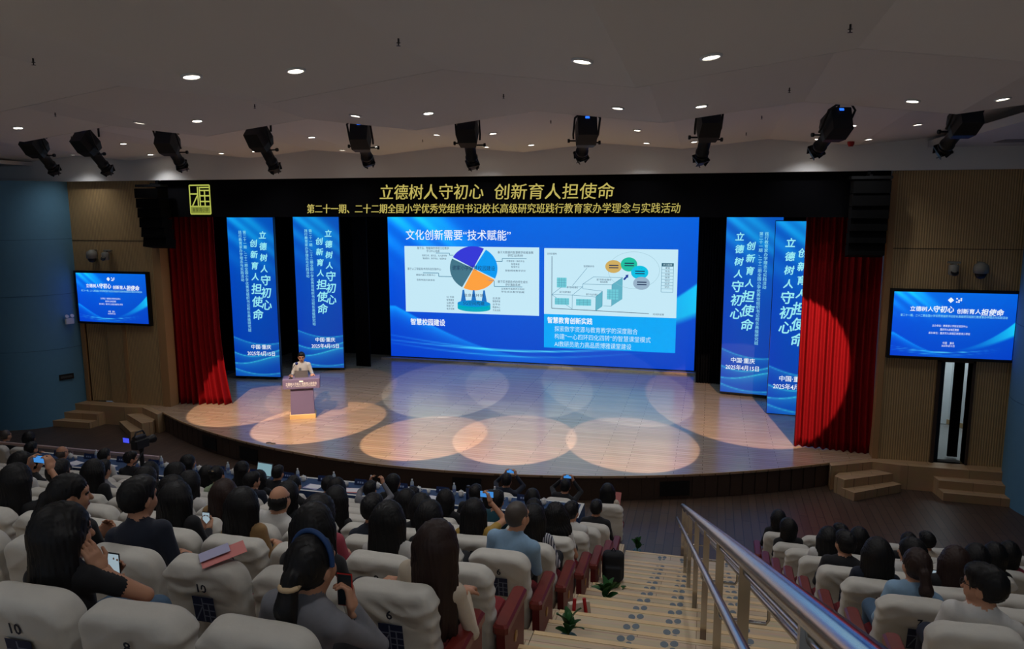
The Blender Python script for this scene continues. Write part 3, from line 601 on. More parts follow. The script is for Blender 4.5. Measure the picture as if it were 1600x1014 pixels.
# portrait banner screens
BW, BH = 1.56, 5.2
def col_text(t, size, m, parent, x, z0, pitch, **k):
    """one vertical line of lettering, character under character"""
    vs, fs = [], []
    for i, ch in enumerate(t):
        me = text_mesh(ch, size, m=m, **k); n = len(vs)
        vs += [(v.co.x, v.co.y - i * pitch, v.co.z) for v in me.vertices]; fs += [tuple(j + n for j in p.vertices) for p in me.polygons]
    me = bpy.data.meshes.new('lettering'); me.from_pydata(vs, [], fs); me.materials.append(m); return link('lettering', me, parent, (x, -.012, z0), UPRIGHT)
bm = screen_mesh('picture', BW, BH, 60, 180, 'tall', LEDM)
def banner(loc, rz, side, label):
    o = thing('banner_screen', label, 'screen', loc, rz, 'portrait banner screens'); link('picture', bm, o)
    MB().box(-BW / 2 - .015, BW / 2 + .015, .01, .12, -.05, BH + .02).box(-.6, -.5, .12, .5, -.1, .04).box(.5, .6, .12, .5, -.1, .04).build('cabinet', blk, o)
    v = lambda t: '\n'.join(t)
    s = 1 if side == 'L' else -1
    for t, size, x, z0_, pit in (('立德树人', .255, .40, 4.62, .36), ('守初心', .36, .42, 3.16, .40), ('创新育人', .255, .08, 4.36, .36), ('担使命', .37, .10, 2.88, .42)):
        col_text(t, size, ICE, o, s * x, z0_, pit, shear=.14, bold=0.0063)
    col_text('第二十一期、二十二期全国小学优秀党组织书记校长高级研究班', .115, ICE, o, s * -.20, 4.72, .118); col_text('践行教育家办学理念与实践活动', .115, ICE, o, s * -.35, 4.72, .118)
    text('中国·重庆', .165, WHITE, o, (.16 * s, -.012, .98), bold=.0015); text('2025年4月15日', .17, WHITE, o, (.16 * s, -.012, .76), bold=.0015, width=.95)
    return o
banner((-14.32, 21.68, ST + .1), R(6.6), 'L', 'blue portrait banner screen beside the podium, next to red curtain')
banner((-12.94, 23.42, ST + .1), R(12.5), 'L', 'blue portrait banner screen behind the podium, nearer the main screen')
banner((1.2, 23.1, ST + .1), R(-9), 'R', 'blue portrait banner screen opposite the podium, nearer the main screen')
banner((2.42, 21.25, ST + .02), R(-4), 'R', 'blue portrait banner screen partly behind the spotlit red curtain')

# wall monitors
def monitor(x, label):
    o = thing('wall_monitor', label, 'screen', (x, 17.88, 2.94), 0, 'wall monitors'); W, H = 2.36, 1.40
    link('picture', screen_mesh('picture', W, H, 110, 66, 'wide', LEDM), o)
    MB().box(-W / 2 - .06, W / 2 + .06, .008, .1, -.06, H + .06).box(-W / 2 - .06, -W / 2, -.02, .01, -.06, H + .06).box(W / 2, W / 2 + .06, -.02, .01, -.06, H + .06).box(-W / 2, W / 2, -.02, .01, -.06, 0).box(-W / 2, W / 2, -.02, .01, H, H + .06).build('bezel', blk, o)
    text('立德树人', .115, WHITE, o, (-.62, -.01, 1.03), bold=0.0018); text('守初心', .15, WHITE, o, (-.2, -.01, 1.03), shear=.12, bold=0.0036, width=.4)
    text('创新育人', .115, WHITE, o, (.29, -.01, 1.0), bold=0.0018); text('担使命', .15, WHITE, o, (.73, -.01, .99), shear=.12, bold=0.0036, width=.43)
    text('第二十一期、二十二期全国小学优秀党组织书记校长高级研究班践行教育家办学理念与实践活动', .06, ICE, o, (0, -.01, .89), width=2.05)
    for z, t, wd in ((.68, '主办单位：教育部小学校长培训中心', .68), (.60, '重庆市九龙坡区教委', .36), (.52, '承办单位：重庆市九龙坡区谢家湾小学校', .8), (.31, '中国    重庆', .22), (.25, '2025年4月15日', .25)): text(t, .055, WHITE, o, (-.05, -.01, z), width=wd)
    poly([(-.13, 1.24), (-.07, 1.30), (-.01, 1.24), (-.07, 1.18)], -.01).build('emblem', WHITE, o); b = MB()
    for i, (u, v_) in enumerate(((0, 0), (1, 0), (2, 1), (0, 2), (2, 2), (1, 1))): b.add([(.03 + .04 * u, -.01, 1.19 + .035 * v_), (.06 + .04 * u, -.01, 1.19 + .035 * v_), (.06 + .04 * u, -.01, 1.218 + .035 * v_), (.03 + .04 * u, -.01, 1.218 + .035 * v_)], [(0, 1, 2, 3)])
    b.build('emblem', WHITE, o)
monitor(-16.37, 'wide blue wall monitor above the podium side doorway')
monitor(5.05, 'wide blue wall monitor above the corridor doorway')
for x, y, lab in ((-17.0, 17.9, 'podium side'), (4.98, 17.9, 'corridor side')):
    s = 1 if x < 0 else -1
    for dx, nm in ((.12 * 1, 'dome'), (.62, 'bracket')):
        px_ = x + (dx if s > 0 else -dx + .62)
        e = thing('security_camera', ('round white dome' if nm == 'dome' else 'small white bullet') + ' security camera over the ' + lab + ' monitor', 'camera', (px_, 17.98, 4.78), 0, 'security cameras')
        wp = mat('camera_plastic', (130, 128, 120), .5)
        if nm == 'dome':
            MB().lathe([(.02, .0), (.14, .03), (.15, .12), (.13, .2), (.05, .26)], 18, Matrix.Translation((0, -.16, -.04))).build('camera_body', wp, e); MB().lathe([(.0, -.09), (.08, -.06), (.11, 0), (.11, .03)], 16, Matrix.Translation((0, -.16, -.05))).build('dome', blk, e); MB().box(-.04, .04, -.16, 0, .16, .22).build('bracket', wp, e)
        else:
            MB().box(-.03, .03, -.2, 0, .14, .2).box(-.12, .12, -.14, -.06, .18, .22).build('bracket', wp, e); MB().lathe([(.08, 0), (.1, .02), (.1, .2), (.07, .22)], 16, Matrix.Translation((-.02, -.18, -.06)) ).build('camera_body', wp, e); MB().lathe([(.0, -.03), (.06, 0), (.075, .05)], 14, Matrix.Translation((-.02, -.24, -.03)) @ Matrix.Rotation(R(50), 4, 'X')).build('lens', blk, e)

# ------------------------------------------------------------------ header with gold lettering, logo, speakers, curtains
hd = thing('stage_header', 'black fabric header above the stage with gold lettering', 'banner', (-5.93, 17.95, 5.92))
MB().box(-8.79, 9.59, .02, .08, 0, .99).build('header_cloth', black_m, hd)
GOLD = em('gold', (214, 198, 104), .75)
hx_ = lambda x: x + 5.93
text('立德树人守初心', .40, GOLD, hd, (hx_(-6.75), 0, .585), width=2.72, shear=.08, extrude=.01); text('创新育人担使命', .40, GOLD, hd, (hx_(-3.67), 0, .575), width=2.9, shear=.08, extrude=.01)
text('第二十一期、二十二期全国小学优秀党组织书记校长高级研究班践行教育家办学理念与实践活动', .25, GOLD, hd, (hx_(-5.43), 0, .19), width=9.45, shear=.07, extrude=.01)
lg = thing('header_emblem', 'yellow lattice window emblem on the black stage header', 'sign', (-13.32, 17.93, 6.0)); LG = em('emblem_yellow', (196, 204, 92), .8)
b = MB()
def bar(p, q, wd=.035): line([p, q], wd, 0, b)
for p, q in (((-.31, 0), (.31, 0)), ((-.31, .76), (.31, .76)), ((-.31, 0), (-.31, .76)), ((.31, 0), (.31, .76)), ((-.06, .2), (-.06, .72)), ((0, .2), (0, .68)), ((-.31, .53), (-.06, .53)), ((-.24, .22), (-.07, .5)), ((-.02, .7), (.29, .7)), ((0, .62), (.29, .62)), ((.15, .2), (.15, .62)), ((0, .48), (.29, .48)), ((0, .33), (.29, .33)), ((-.31, .2), (.31, .2))): bar(p, q)
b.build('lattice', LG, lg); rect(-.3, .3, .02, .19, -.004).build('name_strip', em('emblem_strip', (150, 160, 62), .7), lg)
text('谢家湾小学', .12, mat('emblem_ink', (30, 34, 14), .8), lg, (0, -.01, .1), width=.5)
for x, lab in ((-14.55, 'tall black line array speaker above the podium side curtain'), (3.2, 'tall black line array speaker above the spotlit curtain')):
    o = thing('line_array', lab, 'speaker', (x, 17.55, 5.1), 0, 'line array speakers')
    for i in range(6): MB().box(-.36, .36, -.18, .22, 0, .25, Matrix.Translation((0, .02 * (5 - i) ** 1.3, .265 * i)) @ Matrix.Rotation(R(-2 * (5 - i)), 4, 'X')).build('speaker_cabinet', mat('speaker_black', (5, 5, 6), .9, spec=.15), o)
    MB().box(-.4, .4, -.1, .2, 1.62, 1.68).box(-.03, .03, .02, .4, 1.66, 1.72).box(-.03, .03, .27, .33, 1.7, 1.81).build('hanging_frame', blk, o)
def curtain(nm, p0, p1, z0, z1, folds, label, flare):
    red = MATS.get('red_velvet') or mat('red_velvet', (128, 3, 12), .8, spec=.15, noise=.15, scale=30)
    n = folds * 10; rows = 26; vs = []
    d = Vector((p1[0] - p0[0], p1[1] - p0[1], 0)); L = d.length; nrm = Vector((d.y, -d.x, 0)).normalized()
    for r in range(rows + 1):
        t = r / rows; z = z0 + (z1 - z0) * t; fl_ = flare * max(0, 1 - t * 2.2) ** 2
        for i in range(n + 1):
            u = i / n; a = .055 * math.sin(u * folds * 2 * math.pi + .5 * math.sin(3 * t)) + .025 * math.sin(u * folds * 4.7 + 2 * t); uu = (u - .5) * (1 + fl_ * .35) + .5 + fl_ * .12
            vs.append(tuple(Vector((p0[0], p0[1], z)) + d * uu + nrm * (a * (1 + fl_ * 1.5))))
    fs = [(r * (n + 1) + i, r * (n + 1) + i + 1, (r + 1) * (n + 1) + i + 1, (r + 1) * (n + 1) + i) for r in range(rows) for i in range(n)]
    o = link(nm, None); me = bpy.data.meshes.new(nm); me.from_pydata(vs, [], fs); me.polygons.foreach_set('use_smooth', [True] * len(fs)); me.materials.append(red)
    bpy.data.objects.remove(o); o = link(nm, me); md = o.modifiers.new('thickness', 'SOLIDIFY'); md.thickness = .012
    return tag(o, label, 'curtain', 'red stage curtains')
curtain('stage_curtain', (-14.85, 18.3), (-13.45, 18.6), ST + .01, 6.2, 9, 'red velvet curtain beside the podium, gathered and flaring at the floor', .5)
curtain('stage_curtain', (2.08, 18.5), (3.66, 18.25), ST + .01, 6.2, 11, 'red velvet curtain lit by a round spotlight near the corridor door', .1)
for x0, x1, y, lab in ((-12.1, -11.55, 24.4, 'black masking drape between banner screen and the main screen, podium side'), (-.3, .45, 24.6, 'black masking drape between main screen and banner, opposite the podium'), (-16.5, -14.9, 22.6, 'black masking drape behind the banner next to the podium curtain'), (-14.6, -13.5, 24.3, 'black masking drape between the two podium side banners'), (1.9, 4.9, 23.9, 'black masking drape behind the banners opposite the podium')):
    b = MB(); n = 30; vs = [(x0 + (x1 - x0) * i / n, y + .04 * math.sin(i * 1.9), z) for z in (ST + .01, 7.6) for i in range(n + 1)]
    b.add(vs, [(i, i + 1, n + 2 + i, n + 1 + i) for i in range(n)], True); o = b.build('masking_drape', black_m); o.modifiers.new('t', 'SOLIDIFY').thickness = .02; tag(o, lab, 'drape', 'black masking drapes')

# ------------------------------------------------------------------ podium
pd = thing('podium', 'purple grey podium with white lettering on its front board', 'podium', (-10.45, 17.78, ST), R(27))
def at_podium(x, y, z): a = R(27); return (-10.45 + x * math.cos(a) - y * math.sin(a), 17.78 + x * math.sin(a) + y * math.cos(a), ST + z)
pgrey = mat('podium_grey', (104, 92, 122), .4)
MB().bbox(-.34, .34, -.02, .42, 0, .12, .01).build('base', mat('podium_base', (214, 176, 116), .5), pd)
MB().add([(-.31, 0, .12), (.31, 0, .12), (.31, .38, .12), (-.31, .38, .12), (-.29, .02, .86), (.29, .02, .86), (.29, .36, .86), (-.29, .36, .86)], [(3, 2, 1, 0), (4, 5, 6, 7), (0, 1, 5, 4), (1, 2, 6, 5), (2, 3, 7, 6), (3, 0, 4, 7)]).build('column', pgrey, pd)
MB().bbox(-.48, .48, -.06, .46, .84, 1.1, .01).build('front_board', pgrey, pd)
pw = mat('podium_lettering', (240, 238, 232), .6)
text('立德树人守初心 创新育人担使命', .09, pw, pd, (0, -.065, .965), width=.8); text('第二十一期、二十二期全国小学优秀党组织书记校长高级研究班', .04, pw, pd, (0, -.065, .905), width=.75); MB().box(-.05, .05, -.066, -.061, 1.02, 1.06).build('crest', pw, pd)
tp = MB().box(-.17, .17, -.12, .12, 0, .015).add([(-.17, -.12, .015), (.17, -.12, .015), (.17, -.17, .2), (-.17, -.17, .2)], [(0, 1, 2, 3)])
o = tp.build('laptop', mat('laptop_grey', (90, 88, 90), .4), None, at_podium(0, .26, 1.1), (0, 0, R(27))); tag(o, 'grey laptop open on the podium', 'laptop')
mc = thing('microphone', 'black gooseneck microphone rising from the podium top', 'microphone', at_podium(-.27, .04, 1.1), R(27)); MB().lathe([(.05, 0), (.05, .02), (.02, .03)], 14).build('stand_base', blk, mc)
MB().tube([(0, 0, .02), (.02, .02, .2), (.1, .1, .34), (.15, .17, .36)], .008, 8).build('gooseneck', blk, mc); MB().lathe([(.0, -.04), (.035, -.02), (.04, .02), (.02, .05)], 12, Matrix.Translation((.155, .19, .365)) @ Matrix.Rotation(R(-80), 4, 'X')).build('foam_cap', mat('foam_blue', (44, 58, 120), .9), mc)

# ------------------------------------------------------------------ covered seats
ORD = ['front', 'first', 'second', 'third', 'fourth', 'fifth', 'sixth', 'seventh', 'eighth', 'ninth', 'tenth', 'eleventh', 'twelfth', 'thirteenth', 'fourteenth', 'fifteenth', 'sixteenth', 'seventeenth', 'eighteenth', 'nineteenth', 'twentieth', 'twenty-first', 'twenty-second', 'twenty-third', 'twenty-fourth']
cover_m = mat('seat_cover_cloth', (204, 200, 191), .85, noise=.05, scale=14, bump=.35, sheen=.1)
red_m = mat('seat_red_fabric', (120, 18, 26), .8, noise=.2, scale=50)
arm_m = mat('armrest_redwood', (112, 34, 28), .35, noise=.15, scale=12)
frame_m = mat('seat_frame_black', (22, 20, 20), .6)
navy_m = mat('emblem_navy', (22, 32, 66), .7); ink_m = mat('number_ink', (40, 42, 56), .8); badge_m = mat('badge_gold', (176, 130, 70), .4, .5)
TILT = R(9)
def cover_mesh(ph):
    Rm = rotm(TILT); c = np.array([0, .12, .66])
    prims = [slab(c + Rm @ np.array([0, 0, -.05]), (.258, .072, .335), .04, .10, .02, 0, Rm), slab(c + Rm @ np.array([0, .01, .19]), (.235, .078, .09), .05, .09, .05, 0, Rm), rbox(c + Rm @ np.array([0, 0, -.22]), (.255, .07, .17), .03, .03, 0, Rm)]
    def disp(X, Y, Z):
        up = np.exp(-((Z - .84) / .085) ** 2); low = np.clip((.82 - Z) / .1, 0, 1)
        q = 62 * Z + 3.6 * np.sin(6.5 * X + ph) + 1.7 * np.sin(15 * X + 2 * ph) + 5 * ph; f1 = np.clip(.35 + np.sin(5.5 * X * np.cos(ph * 1.3) + ph * 2), 0, 1)
        q2 = 50 * (Z * .8 + X * .55 * np.sign(np.sin(ph * 3))) + ph
        return ((np.abs(np.sin(q / 2)) - .5) * .017 * up * f1 + (np.abs(np.sin(q2 / 2)) - .5) * .010 * up
                + (np.abs(np.sin(32 * Z + 6 * X * np.sin(ph) + ph)) - .5) * .006 * np.clip((np.abs(X) - .18) / .05, 0, 1) * low + .004 * np.sin(9 * X + 8 * Z + ph))
    return sdf_mesh('backrest_cover', [(prims, .013)], [cover_m], disp)
COVERS = [cover_mesh(p) for p in (.3, 1.7, 3.1, 4.4)]
cush_me = MB().bbox(-.235, .235, .17, .62, .37, .475, .035).mesh('cushion', red_m)
fr_me = MB().box(-.02, .02, .15, .5, 0, .04).box(-.02, .02, .2, .4, .04, .51).mesh('side_frame', frame_m)
am_me = MB().bbox(-.026, .026, .10, .54, .50, .55, .012).mesh('armrest', arm_m)
ep_me = MB().add([(-.03, .06, 0), (.03, .06, 0), (.03, .58, 0), (-.03, .58, 0), (-.03, .04, .52), (.03, .04, .52), (.03, .60, .54), (-.03, .60, .54)], [(3, 2, 1, 0), (4, 5, 6, 7), (0, 1, 5, 4), (1, 2, 6, 5), (2, 3, 7, 6), (3, 0, 4, 7)]).mesh('end_panel', mat('end_panel_red', (104, 20, 24), .5, noise=.15, scale=15))
ea_me = MB().bbox(-.055, .055, .02, .60, .52, .585, .02).mesh('armrest', arm_m)
bd_me = MB().lathe([(.0, 0), (.045, 0), (.045, .006), (.0, .006)], 6, Matrix.Rotation(R(90), 4, 'Y')).mesh('badge', badge_m)
b = MB().box(-.07, .07, -.002, .0, -.085, .085)
em_me = b.mesh('emblem', navy_m)
b = MB(); lw = .008
for p, q in (((-.005, -.08), (-.005, .08)), ((-.07, .03), (-.005, .03)), ((-.06, -.07), (-.01, .02)), ((-.005, .045), (.07, .045)), ((.032, -.08), (.032, .045)), ((-.005, .0), (.07, .0)), ((-.005, -.04), (.07, -.04))): line([p, q], lw, -.004, b)
el_me = b.mesh('emblem_lines', mat('emblem_line', (110, 118, 140), .7))
def seat_parts(root, k, i, side, number, rz=0):
    link('backrest_cover', COVERS[(k * 3 + i * 5 + (i * i) % 3) % 4], root); link('cushion', cush_me, root)
    link('side_frame', fr_me, root, (-.281 if side == 'L' else .281, 0, 0)); link('armrest', am_me, root, (-.281 if side == 'L' else .281, 0, 0))
    xs_ = .325 if side == 'L' else -.325
    if i == 0:
        link('end_panel', ep_me, root, (xs_, 0, 0)); link('armrest', ea_me, root, (xs_, 0, 0)); link('badge', bd_me, root, (xs_ + (.03 if side == 'L' else -.036), .33, .34))
    if k >= 4:
        def back(z): return -(z - .66) * math.tan(TILT) + .12 - .076 / math.cos(TILT) - .012
        e = link('emblem', em_me, root, (0.02, back(.68) - .002, .68), (TILT, 0, 0)); link('emblem_lines', el_me, e)
        link('seat_number', text_mesh(str(number), .075, m=ink_m, bold=0.0018), root, (0.02, back(.82) - .003, .82), (math.pi / 2 + TILT, 0, 0))
def seat_x(k, i): return -1.61 - .58 * i - (.1 if k >= 9 else 0)
def rowbr(k): return rowb(k) if k else 12.12
def seat_xr(k, i): return 1.26 + .045 * k + .58 * i
SEATS = []
for k in range(1, 11):
    i = 0
    while True:
        x, y = seat_x(k, i), rowb(k) + .1
        if x < -1.16 * y - .5 or (k == 10 and i > 1): break
        nx = 'next to' if i == 0 else ''
        o = thing('auditorium_seat', f'white covered seat, {ORD[k]} row behind the tables, {ORD[i + 1]} from the stairs', 'seat', (x, y, rowz(k)), 0, 'covered seats of the main block')
        seat_parts(o, k, i, 'L', 6 + 2 * i); i += 1
for k in range(0, 8):
    i = 0
    while True:
        x, y = seat_xr(k, i), rowbr(k) + .1
        if x > .362 * y + .35: break
        o = thing('auditorium_seat', f'white covered seat beyond the handrail, {ORD[k + 1]} row from the stage, {ORD[i + 1]} from aisle', 'seat', (x, y, rowz(k)), 0, 'covered seats beyond the handrail')
        seat_parts(o, k, i, 'R', 7 + 2 * i); i += 1
o = thing('auditorium_seat', 'white covered seat on the plank floor at the stair foot', 'seat', (-1.59, 12.74, 0), 0, 'covered seats of the main block'); seat_parts(o, 1, 1, 'L', 6)
for n_, x in enumerate((-15.2, -14.55, -2.5, -3.6)):
    o = thing('auditorium_seat', ('white covered seat on the plank floor beyond the barrier rail, ' if n_ < 2 else 'white covered seat on the plank floor in front of the tables, ') + ('outer one', 'inner one', 'nearest the stairs', 'second from stairs')[n_], 'seat', (x, 12.8, 0), 0, 'seats on the plank floor'); seat_parts(o, 1, 2, 'L', 6)

# ------------------------------------------------------------------ people
def ik(Sh, Wt, l1, l2, pole):
    d = Wt - Sh; L = np.linalg.norm(d)
    if L > (l1 + l2) * .985: d = d / L * (l1 + l2) * .985; L = (l1 + l2) * .985; Wt = Sh + d
    a = (l1 * l1 - l2 * l2 + L * L) / (2 * L); h = math.sqrt(max(l1 * l1 - a * a, 1e-6)); u = d / L
    p = pole - u * (pole @ u); p = p / (np.linalg.norm(p) + 1e-9); return Sh + u * a + p * h, Wt
def hand(Wp, d, n, s, curl, m=0):
    d = d / np.linalg.norm(d); n = n - d * (n @ d); n = n / np.linalg.norm(n); sd = np.cross(d, n) * s     # sd points to the thumb side
    M = np.stack([sd, n, d], 1); out = [rbox(Wp + d * .045, (.040, .015, .048), .014, .012, m, M), cap(Wp - d * .03, Wp + d * .02, .026, .026, .015, m)]
    for o, L in ((.030, .070), (.010, .078), (-.010, .073), (-.029, .058)):
        b0 = Wp + d * .086 + sd * o; c1 = curl; d1 = d * math.cos(c1) + n * math.sin(c1); d2 = d * math.cos(2.1 * c1) + n * math.sin(2.1 * c1)
        p1 = b0 + d1 * L * .52; p2 = p1 + d2 * L * .48; out += [cap(b0, p1, .0092, .0086, .006, m), cap(p1, p2, .0086, .0070, .003, m)]
    t0 = Wp + d * .02 + sd * .03; td = d * .62 + sd * .62 + n * .35; td /= np.linalg.norm(td); t1 = t0 + td * .042; t2 = t1 + (d * .8 + n * .5 + sd * .12) * .036
    out += [cap(t0, t1, .0125, .0105, .012, m), cap(t1, t2, .0102, .008, .003, m)]; return out
def head_prims(H, Rh, fem=False, m=0):
    q = lambda *v: H + Rh @ np.array(v)
    P = [ell(q(0, -.008, .022), (.076, .096, .100), .02, m, Rh), ell(q(0, .022, -.045), (.058, .070, .072), .035, m, Rh), ell(q(0, .045, -.088), (.030, .032, .026), .03, m, Rh),
         cap(q(0, .086, .010), q(0, .108, -.030), .009, .014, .012, m), ell(q(0, .090, -.062), (.024, .010, .008), .008, 4, Rh), ell(q(0, .074, .035), (.055, .02, .014), .03, m, Rh)]
    for s in (-1, 1):
        P += [ell(q(s * .076, -.008, -.008), (.012, .022, .034), .008, m, Rh), ell(q(s * .030, .088, .014), (.014, .010, .007), .003, 5, Rh), ell(q(s * .04, .06, -.03), (.024, .025, .03), .03, m, Rh)]
    return P
BODY = {}; HS = 1.1
skin_m = mat('skin', (198, 146, 116), .55, spec=.3); lip_m = mat('lips', (160, 84, 76), .5); eye_m = mat('eyes', (24, 18, 16), .3)
def body(fem, lean, yaw, pitch, pose, sleeve, stand=False, fine=False, side=0, ts=1.):
    key = (fem, lean, yaw, pitch, pose, sleeve, stand, fine, side, ts)
    if key in BODY: return BODY[key]
    l = R(lean); Rl = rotm(0, R(side), 0) @ rotm(-l); P0 = np.array([0, .27, .54]) if not stand else np.array([0, 0, .92]); T = lambda x, y, z: P0 + Rl @ np.array([x, y, z * ts])
    sw = .158 if fem else .182; g = .93 if fem else 1.03
    pr = [ell(P0, (.165, .12, .12 if stand else .088), .05, 2), ell(T(0, 0, .16), (.142 * g, .102, .17), .06, 1, Rl), ell(T(0, -.005, .33), (.158 * g, .108 * g, .18), .06, 1, Rl), cap(T(-sw + .02, -.012, .435), T(sw - .02, -.012, .435), .058 * g, None, .05, 1), cap(T(-.07, -.012, .472), T(.07, -.012, .472), .046, None, .05, 1), cap(T(0, -.005, .47), T(0, .0, .515), .064, .060, .02, 1)]
    for s in (-1, 1):
        if stand: pr += [cap((.09 * s, 0, .88), (.10 * s, .01, .48), .088, .062, .04, 2), cap((.10 * s, .01, .48), (.10 * s, -.01, .08), .060, .042, .03, 2), cap((.10 * s, -.03, .045), (.12 * s, .14, .035), .042, .034, .02, 3)]
        else: pr += [cap((.09 * s, .31, .548), (.115 * s, .70, .528), .082, .064, .04, 2), cap((.115 * s, .70, .52), (.115 * s, .74, .13), .062, .045, .03, 2), cap((.115 * s, .70, .045), (.13 * s, .88, .035), .042, .034, .02, 3)]
    Rh = rotm(0, 0, R(yaw)) @ rotm(-R(lean * .45 + pitch)); N = T(0, .005, .50); H = N + Rh @ np.array([0, .018, .150])
    pr += [cap(T(0, -.005, .45), H + Rh @ np.array([0, -.012, -.06]), .055 if not fem else .047, .05 if not fem else .044, .02, 0)]
    hd_ = head_prims(H, Rh, fem)
    for p in hd_:
        for q_ in ('a', 'b', 'c'):
            if q_ in p: p[q_] = H + (p[q_] - H) * HS
        for q_ in ('ra', 'rb', 'r'):
            if q_ in p: p[q_] = p[q_] * HS
    hands = []; grip = {}
    for s in (-1, 1):
        Sh = T(s * sw, -.005, .425); pole = np.array([s * .30, .10, -.95]); nrm = np.array([-s * .5, 0, -.8]); d_ = None; curl = .55
        po = pose if not isinstance(pose, tuple) else pose[0 if s < 0 else 1]
        if po == 'lap': Wt = np.array([s * .07, .50, .70]) if not stand else np.array([s * .24, .06, .92]); d_ = np.array([-s * .5, .8, -.1])
        elif po == 'phone': Wt = T(s * .05, .26, .18); Wt[2] = max(Wt[2], .74); d_ = np.array([-s * .35, .75, .55]); nrm = np.array([-s * .6, -.5, .6]); curl = .8
        elif po == 'raise': Wt = H + np.array([s * .11, .23, .04]); d_ = np.array([-s * .25, .12, 1.]); nrm = np.array([-s * .9, .15, 0]); pole = np.array([s * .8, .1, -.7]); curl = .75
        elif po == 'cheek': Wt = H + Rh @ np.array([s * .13, .10, -.17]); d_ = np.array([-s * .3, -.2, 1.]); nrm = Rh @ np.array([-s * 1., -.1, 0]); pole = np.array([s * .8, .6, -.7]); curl = .35
        elif po == 'ear': Wt = H + Rh @ np.array([s * .135, .10, -.20]); d_ = np.array([-s * .2, .1, 1.]); nrm = np.array([-s * .9, -.2, .1]); pole = np.array([s * .35, .15, -.9]); curl = .9
        elif po == 'arm': Wt = np.array([s * .25, .50, .70]); d_ = np.array([0, 1, -.15]); nrm = np.array([0, 0, -1.]); curl = .4
        elif po == 'desk': Wt = np.array([s * .29, .27, 1.128]); d_ = np.array([-s * .25, 1, 0.]); nrm = np.array([0, 0, -1.]); curl = .12
        El, Wt = ik(Sh, Wt, .27, .245, pole)
        fm = 1 if sleeve == 'long' else 0; r_ = .9 if fem else 1.
        if fm: pr += [cap(Sh, El, .055 * r_, .042 * r_, .04, 1)]
        else: pr += [cap(Sh, Sh + (El - Sh) * .5, .055 * r_, .052 * r_, .04, 1), cap(Sh + (El - Sh) * .45, El, .045 * r_, .039 * r_, .012, 0)]
        pr += [cap(El, Wt - (Wt - El) * .06, (.042 if fm else .038) * r_, (.034 if fm else .026) * r_, .015, fm)]
        hands += hand(Wt, d_, nrm, -s, curl); grip[s] = (Wt + d_ / np.linalg.norm(d_) * .075 + nrm / np.linalg.norm(nrm) * .02, d_ / np.linalg.norm(d_), nrm / np.linalg.norm(nrm))
    res = .011 if fine else .015
    hl = [p for p in hands]; half = len(hl) // 2
    me = sdf_mesh('body', [(pr + hd_[:3], res), (hd_ + [cap(N - np.array([0, 0, .02]), H, .046, .046, .02, 0)], .0075 if fine else .011), (hl[:half], .0055 if fine else .007), (hl[half:], .0055 if fine else .007)], [skin_m] * 6)
    BODY[key] = (me, H, Rh, grip); return BODY[key]
HAIR = {}
